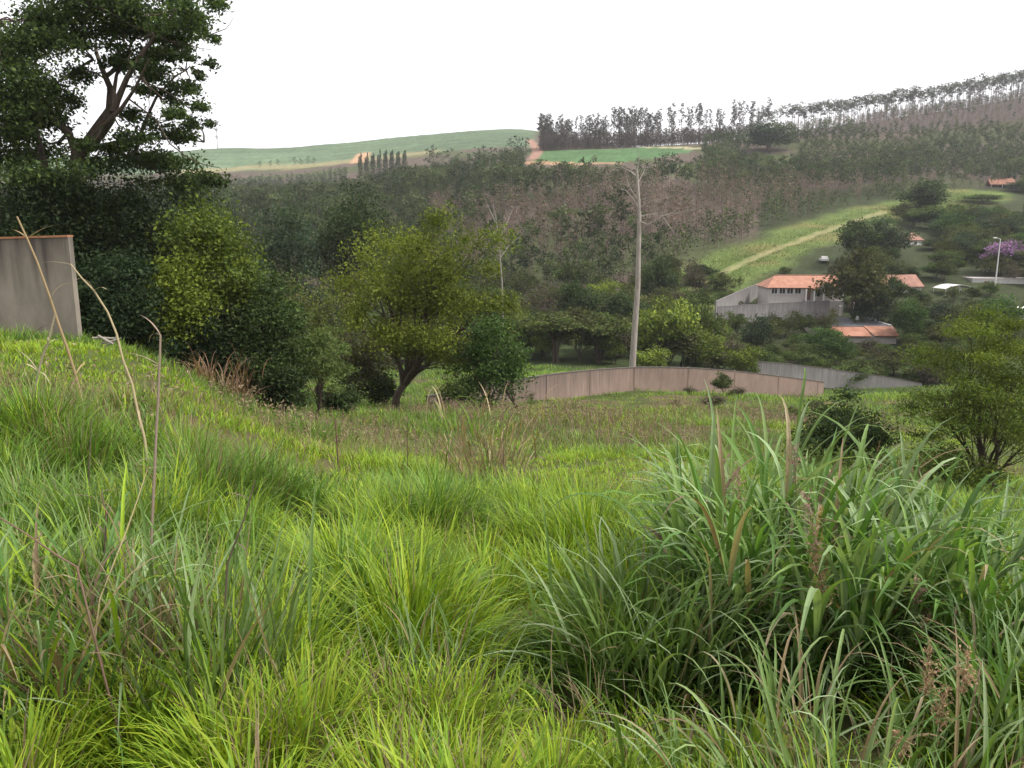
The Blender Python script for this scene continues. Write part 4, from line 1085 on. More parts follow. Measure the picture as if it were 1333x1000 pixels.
def small_house(name, label, px, py_eave, Y, w, d, rise, roof, wall, rot=0, hip=(0, 0), win=2, open_=False):
    p = at(px, py_eave, Y); base = gz(p[0], Y); e = max(p[2] - base, 1.6)
    root = thing(name, label, 'house' if not open_ else 'shed', (p[0], Y, base), R(rot))
    if not open_:
        m = MB(); m.box(-w / 2, w / 2, 0, d, -1.2, e); m.build('wall', wall, root, tint=False)
        for k in range(win): window(root, -w / 2 + w * (k + .5) / win, e - 1.5, .9, .9)
    else:
        for x in (-w / 2 + .2, 0, w / 2 - .2):
            for y in (.2, d - .2):
                m = MB(); m.box(x - .1, x + .1, y - .1, y + .1, -1, e - .05); m.build('post', M_WHITE, root, tint=False)
        m = MB(); m.box(-w / 2, w / 2, d - .15, d, -1, e - .1); m.build('back_wall', M_WOOD, root, tint=False)
    r = MB(); gable_roof(r, -w / 2, w / 2, 0, d, e, rise, .4, *hip); r.build('roof', roof, root, tint=False)
    return root
small_house('house', 'half-hidden house with weathered orange roof right of the bushy trees', 1174, 374, 163, 8.5, 6, 2.0, M_TILE_OLD, M_PALEWALL, rot=6)
small_house('house', 'small house with faded orange hipped roof and white wall, between dark trees', 1190, 334, 212, 4.6, 4.5, 1.6, M_TILE_OLD, M_WHITE, rot=20, hip=(1.2, 1.2), win=1)
small_house('house', 'small white house peeping out between trees above the faded orange roof', 1205, 307, 262, 5.2, 4, .8, M_PALEWALL, M_WHITE, rot=-8, win=2)
small_house('open_shed', 'open shed with orange roof on white posts, high at the right', 1303, 262, 338, 9.0, 5, 2.2, M_TILE, M_WHITE, rot=-10, open_=True)
small_house('house', 'low house with orange roof at the right edge beyond the grey building', 1340, 366, 185, 7, 5, 1.2, M_TILE_OLD, M_PALEWALL)
small_house('house', 'small white-roofed outbuilding at the right edge under the deep green tree', 1330, 402, 134, 3.6, 3, .25, M_WHITE, M_PALEWALL, win=1)

def long_building():
    p = at(1264, 381, 170); base = gz(p[0] + 5, 170); s = m_per_px(p)
    root = thing('building', 'long low grey building with parapet behind the white canopy', 'building', (p[0], 170, base), R(-7))
    e = at(1264, 362, 170)[2] - base
    m = MB(); m.box(0, 11.2, 0, 5, -1.5, e - .3); m.build('wall', M_GREYPAINT, root, tint=False)
    m = MB(); m.box(-.08, 11.28, -.08, 5.08, e - .297, e); m.build('parapet', M_PALEWALL, root, tint=False)
    window(root, 7.6, e - 2.0, 2.0, .9)
    d = MB(); d.box(2.4, 3.4, -.06, -.005, e - 2.9, e - .7); d.build('door', M_WOOD, root, tint=False)
long_building()
def canopy():
    p = at(1250, 376, 160); base = gz(p[0], 160); root = thing('canopy', 'white arched canopy on thin posts beside the grey building', 'canopy', (p[0], 160, base), R(8))
    e = p[2] - base
    m = MB(); k = 9; t = np.linspace(-1, 1, k)
    top = np.stack([t * 3.2, np.zeros(k), e + .75 * (1 - t ** 2)], 1)
    for i in range(k - 1):
        slab(m, top[i], top[i + 1], top[i + 1] + (0, 4, 0), top[i] + (0, 4, 0), .05)
    m.build('roof_sheet', M_WHITE, root, tint=False)
    for x in (-3.0, 0, 3.0):
        for y in (.15, 3.8):
            q = MB(); q.tube([(x, y, -.6), (x, y, e + .74 * (1 - (x / 3.2) ** 2) - .04)], .06, 6); q.build('post', M_METAL, root, tint=False)
canopy()
def lamp():
    b = G(1295, 166); root = thing('street_lamp', 'tall white lamp pole in front of the purple-flowering tree', 'street lamp', tuple(b))
    t = at(1295, 311, 166)[2] - b[2]
    m = MB(); m.tube([(0, 0, -.5), (0, 0, t * .5), (0, 0, t)], (.13, .11, .08), 8); m.build('pole', M_WHITE, root, smooth=True, tint=False)
    m = MB(); m.tube([(0, 0, t - .05), (-.5, -.1, t + .12), (-1.1, -.2, t + .15)], (.05, .045, .04), 6); m.build('arm', M_METAL, root, tint=False)
    m = MB(); m.tube([(-.8, -.15, t + .17), (-1.1, -.2, t + .2), (-1.7, -.3, t + .17)], (.06, .15, .07), 8); m.build('lamp_head', M_WHITE, root, tint=False)
lamp()
def car():
    p = G(1072, 192); root = thing('car', 'small white car on the grass behind the orange-roofed house', 'car', tuple(p + (0, 0, .0)), R(78))
    b = MB(); L = [(-1.9, .35), (1.9, .35), (1.95, .75), (1.2, .95), (-1.75, 1.0), (-1.95, .75)]
    def prism(mb, prof, y0, y1, mat=0):
        n = len(prof); v = [(x, y0, z) for x, z in prof] + [(x, y1, z) for x, z in prof]
        mb.add(v, [(i, (i + 1) % n, n + (i + 1) % n, n + i) for i in range(n)], mat=mat)
        for o in (0, n): mb.add(v[o:o + n], [(0, i, i + 1) for i in range(1, n - 1)], mat=mat)
    prism(b, L, -.8, .8); prism(b, [(-1.5, .98), (.95, .95), (.35, 1.42), (-1.05, 1.45)], -.7, .7); b.build('body', M_WHITE, root, tint=False)
    w = MB(); prism(w, [(-1.25, 1.02), (.62, 1.0), (.25, 1.36), (-.98, 1.38)], -.715, .715); w.build('window', M_GLASS, root, tint=False)
    for x in (-1.2, 1.2):
        for y in (-.78, .78):
            k = MB(); a = np.linspace(0, 2 * math.pi, 14); k.tube([(x, y - .1, .32), (x, y + .1, .32)], .32, 14); k.build('wheel', M_SHEET, root, tint=False)
car()
def gate_post(px, py, Y, h):
    b = G(px, Y); t = at(px, py, Y)[2]; root = thing('gate_post', {1093: 'pale thin post, left of two below the bushy tree', 1111: 'pale forked post, right of two below the bushy tree'}[px], 'post', tuple(b))
    m = MB(); z = t - b[2]
    m.box(-.12, .12, -.12, .12, -.4, z); m.build('shaft', M_PALEWALL, root, tint=False)
    m = MB(); m.box(-.2, .2, -.2, .2, z + .002, z + .14); m.build('cap', M_WHITE, root, tint=False)
gate_post(1093, 399, 147, 2); gate_post(1111, 395, 147, 2)
def blocks():
    p = at(1044, 352, 160); b = G(1044, 160); root = thing('block_stack', 'heap of pale blocks behind the roof of the orange-tiled house', 'blocks', tuple(b))
    g = np.random.default_rng(3); m = MB(); top = p[2] - b[2]
    for i in range(70):
        x, y, z = g.uniform(-2.2, 2.2), g.uniform(-1, 1), g.uniform(0, 1) ** .7
        z = z * top * (1 - abs(x) / 3.2) ; m.box(x - .3, x + .3, y - .2, y + .2, z - .2, z + .15)
    tag(m.build('heap', M_PALEWALL, root, tint=False), kind=None)
blocks()
# ------------------------------------------------------------------ grass
def blades(mb, base, az, L, Wd, lean, bend, tint, seg=4, power=1.3, fold=False, twist=None, g=rng, tipw=.12, yawdrift=None, belly=.35):
    """Grass blades: each starts at base, leans out along az and curves over by bend."""
    n = len(base)
    az = np.asarray(az); L = np.broadcast_to(L, (n,)); Wd = np.broadcast_to(Wd, (n,)); lean = np.broadcast_to(lean, (n,)); bend = np.broadcast_to(bend, (n,))
    power = np.broadcast_to(power, (n,))
    if twist is None: twist = g.normal(size=n) * .5
    if yawdrift is None: yawdrift = g.normal(size=n) * .35
    pos = np.array(base, float); rings = []
    for k in range(seg + 1):
        s = k / seg
        a = az + yawdrift * s
        w = Wd * ((belly + (1 - belly) * min(1, s * 3.2)) if s < .5 else 1.0) * (1 - s ** 2.2 * (1 - tipw))
        sa = a + math.pi / 2 + twist * (1 - .5 * s)
        side = np.stack([np.cos(sa), np.sin(sa), np.zeros(n)], 1) * (w / 2)[:, None]
        th = lean + bend * s ** power
        if fold:
            up = np.stack([-np.cos(th) * np.cos(a), -np.cos(th) * np.sin(a), np.sin(th)], 1)
            rings.append(np.stack([pos - side, pos - up * (w * .16)[:, None], pos + side], 1))
        else:
            rings.append(np.stack([pos - side, pos + side], 1))
        thm = lean + bend * ((k + .5) / seg) ** power
        pos = pos + (L / seg)[:, None] * np.stack([np.sin(thm) * np.cos(a), np.sin(thm) * np.sin(a), np.cos(thm)], 1)
    Rn = np.stack(rings, 1); c = Rn.shape[2]
    V = Rn.reshape(-1, 3); per = (seg + 1) * c
    f = []
    for k in range(seg):
        for j in range(c - 1):
            f.append([k * c + j, k * c + j + 1, (k + 1) * c + j + 1, (k + 1) * c + j])
    F = np.array(f)[None] + (np.arange(n) * per)[:, None, None]
    mb.add(V, F.reshape(-1, 4), np.repeat(np.asarray(tint), per, 0))

G_LIME = np.array([(.220, .315, .025), (.185, .285, .027), (.260, .330, .030), (.155, .250, .027)])
G_GREEN = np.array([(.105, .200, .028), (.135, .230, .034), (.082, .160, .026), (.160, .245, .050)])
G_BLUE = np.array([(.125, .200, .055), (.150, .220, .064), (.105, .175, .046)])
G_TAN = np.array([(.26, .20, .115), (.21, .155, .09), (.30, .245, .155), (.17, .12, .08)])
G_RUST = np.array([(.235, .165, .11), (.28, .21, .14), (.185, .13, .088)])

def world_ellipse(px, Y, rx, ry):
    p = G(px, Y); return (p[0], p[1], rx, ry)
DRY = [world_ellipse(780, 33, 4.6, 8.5), world_ellipse(845, 31, 3.2, 6), world_ellipse(700, 40, 5, 9), world_ellipse(530, 23, 3.6, 5.5), world_ellipse(430, 20, 2.2, 3.2),
       world_ellipse(60, 10.2, 2.0, 1.7), world_ellipse(330, 14, 2.0, 2.6), world_ellipse(590, 42, 4.5, 7), world_ellipse(820, 11.3, 1.8, 1.5), world_ellipse(950, 46, 5, 9),
       world_ellipse(430, 28, 3.0, 4), world_ellipse(1060, 50, 5, 8), world_ellipse(640, 15, 1.1, 1.6)]
LIME = [world_ellipse(770, 16.5, 3.4, 4.0), world_ellipse(240, 13, 3.4, 2.0), world_ellipse(60, 15, 4, 2.4), world_ellipse(590, 6.2, 1.2, .8), world_ellipse(400, 2.6, 1.6, 1.1), world_ellipse(150, 2.6, 1.0, .8),
        world_ellipse(350, 10.5, 1.2, 1.0), world_ellipse(600, 2.6, .9, .9), world_ellipse(730, 5.6, .8, .7), world_ellipse(830, 62, 6, 8), world_ellipse(1180, 40, 6, 12),
        world_ellipse(640, 19, 2.0, 2.0)]
SHORT = [world_ellipse(770, 16.5, 3.4, 4.0), world_ellipse(240, 13, 3.4, 2.0), world_ellipse(60, 15, 4, 2.4), world_ellipse(640, 20, 2.2, 2.4), world_ellipse(840, 64, 7, 10), world_ellipse(380, 11, 1.6, 1.4),
         world_ellipse(1180, 42, 7, 13), world_ellipse(330, 17, 1.6, 2.0), world_ellipse(1080, 2.95, 1.25, .75)]
def inside(x, y, E, soft=.35):
    w = np.zeros(len(x))
    for (a, b, rx, ry) in E:
        d = np.sqrt(((x - a) / rx) ** 2 + ((y - b) / ry) ** 2)
        w = np.maximum(w, np.clip((1 + soft - d) / (2 * soft), 0, 1))
    return w

def wedge(n, Y0, Y1, px0, px1, g):
    """n points spread evenly over the ground between two distances."""
    Y = np.sqrt(g.uniform(Y0 * Y0, Y1 * Y1, n)); px = g.uniform(px0, px1, n)
    x = (px - 666.5) / FPX * (Y * CP + (EYE + .19 * Y) * SP)
    return x, Y

def meadow(name, label, n_tuft, per, Y0, Y1, seg, L0, W0, rad, seed, px0=-150, px1=1490, dead=.07, tus=0.0):
    g = np.random.default_rng(seed)
    x, y = wedge(n_tuft, Y0, Y1, px0, px1, g)
    mound = vnoise(x, y, 1.6, 30) * .6 + vnoise(x, y, .55, 31) * .4
    ta = None
    if tus:                       # grass grows in tussocks: taller in their middles, leaning outwards, bare between
        sx, sy = wedge(int((Y1 ** 2 - Y0 ** 2) * .82 / tus ** 2 * (px1 - px0) / 1640), Y0 - .4, Y1 + .4, px0 - 60, px1 + 60, g)
        d2 = (x[:, None] - sx[None]) ** 2 + (y[:, None] - sy[None]) ** 2
        near = d2.argmin(1); d = np.sqrt(d2.min(1)); rad_t = tus * g.uniform(.35, .75, len(sx))[near]
        bump = np.exp(-(d / rad_t) ** 2) * g.uniform(.55, 1.15, len(sx))[near]
        mound = .12 + .88 * bump; ta = np.arctan2(y - sy[near], x - sx[near]); tt = d / rad_t; hue = g.random(len(sx))[near]
        dx = 0
    keep = g.random(n_tuft) < np.clip(-.05 + 1.9 * mound, 0, 1)
    x, y, mound = x[keep], y[keep], mound[keep]; n = len(x)
    if tus: ta, tt, hue = ta[keep], tt[keep], hue[keep]
    dry = inside(x, y, DRY) * np.clip(vnoise(x, y, 1.4, 32) * 2.0 - .1, 0, 1); lime = inside(x, y, LIME)
    base_n = vnoise(x, y, 3.5, 33)
    k = g.integers(max(2, int(per * .6)), int(per * 1.4) + 1, n)
    idx = np.repeat(np.arange(n), k); m = len(idx)
    a = g.uniform(0, 6.28, m); r = np.sqrt(g.random(m)) * rad * (.6 + .8 * g.random(n))[idx]
    bx, by = x[idx] + np.cos(a) * r, y[idx] + np.sin(a) * r
    # one height per tuft is enough below the blades
    bz = ground(x, y)[idx] - .02
    short = inside(x, y, SHORT)
    H = (1 - .62 * short[idx]) * (.40 + 1.2 * mound)[idx] * g.uniform(.55, 1.25, m) * np.where(lime[idx] > .5, .8, 1.0)
    L = L0 * H
    u = g.random(m)
    hu = (hue[idx] - .5) * 1.3 if tus else 0
    gl = np.clip(hu + lime[idx] * .95 + (base_n[idx] - .5) * .9 + .34, 0, 1)
    tint = np.where((u < gl)[:, None], G_LIME[g.integers(0, 4, m)], G_GREEN[g.integers(0, 4, m)])
    bl = g.random(m) < (.10 + .5 * (vnoise(x, y, 2.2, 34) > .62))[idx] * (1 - lime[idx])
    tint = np.where(bl[:, None], G_BLUE[g.integers(0, 3, m)], tint)
    tuft_c = (g.uniform(.78, 1.22, (n, 1)) * g.uniform(.93, 1.07, (n, 3)))[idx]
    tint = tint * tuft_c * g.uniform(.8, 1.2, (m, 1))
    isdry = g.random(m) < np.clip(dry[idx] * .32 + dead * (.4 + 1.2 * (vnoise(x, y, .9, 35) > .6))[idx], 0, .9)
    dt = np.where((g.random(m) < .55)[:, None], G_TAN[g.integers(0, 4, m)], G_RUST[g.integers(0, 3, m)]) * g.uniform(.75, 1.2, (m, 1))
    tint = np.where(isdry[:, None], dt, tint)
    L = np.where(isdry & (dry[idx] > .3), L * 1.25, L)
    Wd = W0 * g.uniform(.6, 1.35, m) * np.where(isdry, .6, 1)
    lean = .06 + .62 * np.clip(r / rad, 0, 1.4) * g.random(m); bend = g.uniform(.2, 1.5, m) * np.where(isdry, .6, 1)
    wind = .35 * g.normal(size=m)
    if tus:
        out = np.clip(tt, 0, 1.3)[idx]; w = out * .75
        a = np.arctan2((1 - w) * np.sin(a) + w * np.sin(ta[idx]), (1 - w) * np.cos(a) + w * np.cos(ta[idx]))
        lean = lean * .6 + .42 * out * g.random(m); L = L * 1.12
    mb = MB()
    blades(mb, np.stack([bx, by, bz], 1), a + wind, L, Wd, lean, bend, tint, seg, g=g, power=g.uniform(1.1, 2.6, m))
    o = mb.build(name, M_GRASS, smooth=False)
    return tag(o, label, 'grass', kind='stuff')
meadow('grass', 'lush lime green grass nearest the camera', 4700, 22, .8, 3.4, 6, .37, .0135, .070, 51, tus=.36, dead=.14, px0=-950, px1=2250)
meadow('grass', 'lush green grass a few steps down the slope', 9300, 20, 3.2, 8.5, 5, .45, .0150, .11, 52, tus=.60, dead=.11, px0=-550, px1=1900)
meadow('grass', 'mixed green and dry grass on the middle of the slope', 14000, 12, 8, 22, 3, .42, .019, .17, 53, px0=-350, px1=1650)
meadow('grass', 'rough green and brown grass lower down towards the pink wall', 17000, 9, 21, 60, 2, .42, .034, .34, 54)
meadow('grass', 'far grass around the walls at the valley edge', 9000, 7, 58, 104, 2, .48, .06, .60, 55, px0=250, px1=1450)

def weeds():
    """Thin dry stems with fuzzy seed heads in the brown patches."""
    g = np.random.default_rng(60); mb = MB()
    for (a, b, rx, ry) in DRY:
        n = int(min(480, 9 * rx * ry + 30)); t = g.uniform(0, 6.28, n); r = np.sqrt(g.random(n))
        x, y = a + np.cos(t) * r * rx, b + np.sin(t) * r * ry
        ok = vnoise(x, y, 1.5, 61) > .3; x, y = x[ok], y[ok]; n = len(x)
        z = ground(x, y); base = np.stack([x, y, z], 1); az = g.uniform(0, 6.28, n)
        L = g.uniform(.35, .75, n); d = np.maximum(y, 6)
        blades(mb, base, az, L, .0016 * d ** .75, g.uniform(0, .3, n), g.uniform(0, .5, n), G_RUST[g.integers(0, 3, n)] * g.uniform(.8, 1.3, (n, 1)), 3, g=g)
        top = base + np.stack([np.cos(az) * L * .3, np.sin(az) * L * .3, L * .9], 1)
        for q in range(7):
            mb.leaves(top + g.normal(size=(n, 3)) * (.045, .045, .09), .05 + .0012 * d, np.where((g.random(n) < .5)[:, None], G_TAN[g.integers(0, 4, n)] * .9, G_RUST[g.integers(0, 3, n)]) * g.uniform(.8, 1.2, (n, 1)), up=0, aspect=.35, g=g)
    tag(mb.build('dry_grass', M_DRY), 'brown seeding grass stems in patches over the slope', 'dry grass', kind='stuff')
weeds()

def field_grass():
    """Grass of the far strip and lawn."""
    g = np.random.default_rng(62); mb = MB()
    n = 26000; t = g.random(n) * (len(STRIP) - 1); i = t.astype(int); f = t - i; S = np.array(STRIP)
    p = S[i] + (S[i + 1] - S[i]) * f[:, None] + g.normal(size=(n, 2)) * 6.5
    ok = seg_dist(p[:, 0], p[:, 1], TRACK) > 1.8; p = p[ok]; n = len(p)
    base = np.stack([p[:, 0], p[:, 1], ground(p[:, 0], p[:, 1])], 1)
    tt = np.array([(.092, .130, .032), (.110, .148, .036), (.080, .115, .03), (.125, .130, .048)])[g.integers(0, 4, n)] * (.85 + .3 * vnoise(p[:, 0], p[:, 1], 9, 63))[:, None]
    blades(mb, base, g.uniform(0, 6.28, n), g.uniform(.2, .45, n), .16, g.uniform(0, .5, n), g.uniform(0, 1, n), tt, 2, g=g)
    L = np.array(LAWN); n = 9000
    q = np.stack([g.uniform(L[:, 0].min(), L[:, 0].max(), n), g.uniform(L[:, 1].min(), L[:, 1].max(), n)], 1); q = q[inpoly(q[:, 0], q[:, 1], LAWN)]; n = len(q)
    base = np.stack([q[:, 0], q[:, 1], ground(q[:, 0], q[:, 1])], 1)
    blades(mb, base, g.uniform(0, 6.28, n), g.uniform(.15, .3, n), .06, g.uniform(0, .5, n), g.uniform(0, 1, n), np.array([(.14, .21, .03)]) * g.uniform(.8, 1.2, (n, 1)), 2, g=g)
    tag(mb.build('strip_grass', M_GRASS), 'bright grass on the strip beside the plantation and on the small lawn', 'grass', kind='stuff')
field_grass()

# ------------------------------------------------------------------ tall grass clumps, things of their own
def cane_grass(name, label, x, y, n_culm, culm, n_leaf, Lf, Wf, spread, pal, seed, heads=0, group=None, dead=.06, droop=1.0, wind=(0, 0), lean_out=.32, basal=0, basal_L=.7):
    g = np.random.default_rng(seed); b = np.array([x, y, gz(x, y)])
    root = thing(name, label, 'grass clump', tuple(b), group=group)
    mb, st = MB(), MB()
    pal = np.asarray(pal)
    for k in range(n_culm):
        a = g.uniform(0, 6.28); r = math.sqrt(g.random()) * spread
        p0 = np.array([math.cos(a) * r, math.sin(a) * r, 0]); p0[2] = gz(x + p0[0], y + p0[1]) - b[2] - .03
        h = culm * g.uniform(.55, 1.1); out = lean_out * g.uniform(.3, 1.3) * (.35 + r / spread)
        d = np.array([math.cos(a) * out + wind[0], math.sin(a) * out + wind[1], 1.0]); d /= np.linalg.norm(d)
        top = p0 + d * h + np.array([math.cos(a), math.sin(a), -.25]) * h * .12
        P = bez(p0, p0 + d * h * .55, top, 6)
        st.tube(P, np.linspace(.0058, .0028, 6), 5, pal[g.integers(len(pal))] * g.uniform(.7, 1.0))
        m = int(g.integers(max(2, n_leaf - 2), n_leaf + 2))
        s = np.sort(g.uniform(.12, 1.0, m)); i0 = np.clip((s * 5).astype(int), 0, 4); fr = s * 5 - i0
        base = P[i0] + (P[i0 + 1] - P[i0]) * fr[:, None]
        la = a + g.normal(size=m) * 1.0
        t = pal[g.integers(len(pal), size=m)] * g.uniform(.72, 1.25, (m, 1))
        dd = g.random(m) < dead * (1.6 - s); t = np.where(dd[:, None], G_TAN[g.integers(0, 4, m)], t)
        blades(mb, base, la, Lf * g.uniform(.6, 1.2, m), Wf * g.uniform(.6, 1.15, m), g.uniform(.10, .55, m), droop * g.uniform(.5, 2.1, m), t, 9, power=g.uniform(1.3, 3.4, m), fold=True, g=g, tipw=.05)
    if basal:
        a = g.uniform(0, 6.28, basal); r = np.sqrt(g.random(basal)) * spread * 1.2
        bx, by = np.cos(a) * r, np.sin(a) * r; bz = ground(x + bx, y + by) - b[2] - .02
        t = pal[g.integers(len(pal), size=basal)] * g.uniform(.65, 1.2, (basal, 1))
        dd = g.random(basal) < dead * 2.2; t = np.where(dd[:, None], G_TAN[g.integers(0, 4, basal)] * .8, t)
        blades(mb, np.stack([bx, by, bz], 1), a + g.normal(size=basal) * .6, basal_L * g.uniform(.5, 1.25, basal), Wf * g.uniform(.4, .85, basal), g.uniform(.1, .7, basal), droop * g.uniform(.3, 1.8, basal), t, 8, power=g.uniform(1.2, 2.8, basal), fold=True, g=g, tipw=.05)
    mb.build('leaves', M_GRASS, root); st.build('stems', M_GRASS, root)
    return root
def seed_stalk(root, p0, p1, size, n, pal, seed, r=.0035):
    """A flowering stem with a loose panicle at its top, a part of its clump."""
    g = np.random.default_rng(seed); mb = MB()
    p0 = np.array(p0, float); p1 = np.array(p1, float)
    P = bez(p0, (p0 + p1) / 2 + (0, 0, .06), p1, 8); mb.tube(P, np.linspace(r, r * .45, 8), 5, G_TAN[1] * (.75, .95, .6))
    d = unit((P[-1] - P[-3])[None])[0]
    for k in range(n):
        s = g.uniform(-.85, .12); q = P[-1] + d * s * size
        w = size * .30 * (1 - abs(s + .4) * .9); e = q + g.normal(size=3) * w * (.6, .6, .4) + d * size * .10
        mb.tube(np.stack([q, (q + e) / 2 + (0, 0, .005), e]), (.0012, .001, .0008), 3, pal[k % len(pal)])
        m = 7; mb.leaves(q + (e - q) * g.random((m, 1)) + g.normal(size=(m, 3)) * .006, .014, pal[g.integers(len(pal), size=m)] * g.uniform(.8, 1.25, (m, 1)), up=0, aspect=.4, g=g)
    mb.build('seed_stalk', M_DRY, root)
P_TAN = np.array([(.32, .21, .12), (.27, .165, .10), (.36, .25, .15)]); P_PINK = np.array([(.30, .19, .15), (.25, .15, .125), (.34, .23, .17)])
C_CANE = [(.098, .190, .044), (.128, .225, .056), (.165, .255, .075), (.082, .160, .040), (.17, .24, .11), (.23, .31, .16)]
C_CANE2 = [(.120, .195, .056), (.148, .225, .072), (.180, .250, .095), (.105, .172, .048), (.23, .30, .16)]

def gp(px, Y): return G(px, Y)[:2]
x, y = gp(1050, 4.5)
big = cane_grass('tall_grass_clump', 'big clump of tall broad-bladed grass with tan seed heads, right foreground', x, y, 92, .88, 7, .88, .045, .55, C_CANE, 71, basal=420, basal_L=.85, droop=1.3)
o = np.array(big.location)
for i, (px, py, pb, s, n, pal) in enumerate([(1052, 655, 1085, .34, 46, P_PINK), (1062, 730, 1096, .30, 46, P_TAN), (1034, 590, 1040, .26, 26, P_PINK), (1194, 760, 1185, .22, 30, P_PINK), (960, 620, 985, .24, 24, P_PINK), (1205, 810, 1175, .2, 26, P_TAN)]):
    Y = 3.7 if i not in (2, 4) else 4.4
    seed_stalk(big, (G(pb, Y + .2) - o) + (0, 0, .1), at(px, py, Y) - o, s, n, pal, 80 + i)
x, y = gp(1245, 4.3)
cane_grass('tall_grass_clump', 'tall grass clump at the right edge, merging with the biggest clump', x, y, 74, .70, 6, .80, .041, .55, C_CANE, 72, basal=300, basal_L=.75, droop=1.2)
x, y = gp(1000, 5.4)
cane_grass('tall_grass_clump', 'tall pale grass with wind-bent tips behind the biggest clump', x, y, 60, 1.16, 6, .85, .038, .38, C_CANE2, 73, wind=(-.10, 0), basal=90, basal_L=.8, droop=1.2)
x, y = gp(880, 4.3)
cane_grass('tall_grass_clump', 'low sprawling bluish grass clump left of the biggest clump', x, y, 60, .55, 5, .85, .026, .42, C_CANE2, 74, wind=(-.85, -.1), droop=.85, basal=140, basal_L=.85)
x, y = gp(1330, 3.2)
cane_grass('tall_grass_clump', 'grass clump with folded blades at the lower right corner', x, y, 34, .40, 5, .55, .020, .32, C_CANE, 75, basal=120, basal_L=.6)
x, y = gp(1010, 2.75)
cane_grass('tall_grass_clump', 'thin clump with pale drooping blades in front of the biggest clump', x, y, 30, .36, 4, .62, .021, .46, C_CANE2, 76, basal=90, basal_L=.55, dead=.15, droop=1.3)
x, y = gp(1180, 2.7)
low = cane_grass('tall_grass_clump', 'low clump with dry brown seed heads at the front of the right corner', x, y, 26, .34, 4, .58, .020, .42, C_CANE2, 77, basal=80, basal_L=.5, dead=.25)
o = np.array(low.location)
for i, (px, py, pb, s) in enumerate([(1210, 850, 1190, .22), (1230, 905, 1205, .18), (1170, 960, 1180, .16), (1260, 860, 1230, .18)]):
    seed_stalk(low, (G(pb, 2.8) - o) + (0, 0, .02), at(px, py, 2.7) - o, s, 34, P_TAN, 90 + i)
x, y = gp(60, 3.3)
cane_grass('tall_grass_clump', 'clump of long arching green blades at the left edge', x, y, 40, .58, 5, .74, .024, .36, C_CANE + [tuple(c) for c in G_LIME[:2]], 78, basal=170, basal_L=.8, dead=.18, droop=1.2)
x, y = gp(270, 3.35)
cane_grass('tall_grass_clump', 'clump of stiff upright blades left of centre, leaning right', x, y, 26, .62, 4, .74, .022, .22, C_CANE2, 79, wind=(.30, 0), droop=.30, basal=90, basal_L=.85)
x, y = gp(560, 3.6)
cane_grass('tall_grass_clump', 'small pale clump leaning right in the middle foreground', x, y, 14, .32, 4, .48, .014, .26, C_CANE2, 85, wind=(.5, 0), droop=.6, basal=60, basal_L=.6)
x, y = gp(415, 18.6)
cane_grass('tall_grass_clump', 'fuzzy grass tuft on the crest where the left bank drops', x, y, 40, .5, 5, .5, .03, .7, [tuple(c) for c in G_GREEN], 86, basal=150, basal_L=.7)
# dry tufts
x, y = gp(640, 11.5)
t = cane_grass('dry_grass_clump', 'tan reedy clump with drooping plumes in the middle of the slope', x, y, 48, 1.5, 4, .6, .026, .42, [tuple(c * 1.35) for c in G_TAN] + [tuple(G_GREEN[1])], 87, wind=(-.12, 0), basal=60, basal_L=.7)
o = np.array(t.location)
for i, (px, py) in enumerate([(592, 528), (612, 540), (628, 560), (655, 590), (600, 575)]):
    seed_stalk(t, G(640 + i * 4, 11.5) - o, at(px, py, 11.5) - o, .5, 70, P_PINK, 110 + i, r=.007)
x, y = gp(290, 21)
cane_grass('dry_grass_clump', 'reddish-brown dry tuft against the dark bush on the bank edge', x, y, 40, 1.0, 4, .8, .035, .5, [(.20, .12, .08), (.16, .09, .06), (.25, .16, .11)], 88, basal=120, basal_L=1.0)
x, y = gp(1165, 17)
cane_grass('dry_grass_clump', 'reddish-brown dry weed standing between the round bush and the feathery tree', x, y, 22, 1.15, 5, .35, .03, .35, [(.17, .10, .07), (.14, .085, .06), (.10, .11, .04)], 89, basal=40, basal_L=.6)
x, y = gp(150, 3.3)
cane_grass('dry_grass_clump', 'bunch of dead tan stems among the green blades at the left', x, y, 30, .78, 2, .4, .010, .17, [tuple(c * .85) for c in G_TAN], 91, droop=.6, basal=70, basal_L=.75, dead=.6)
x, y = gp(690, 2.9)
cane_grass('dry_grass_clump', 'dull trampled tuft of dry blades left of the sprawling clump', *gp(800, 3.4), 14, .22, 3, .4, .011, .3, [tuple(c * .8) for c in G_TAN] + C_CANE2[:1], 92, basal=60, basal_L=.42, droop=1.0)

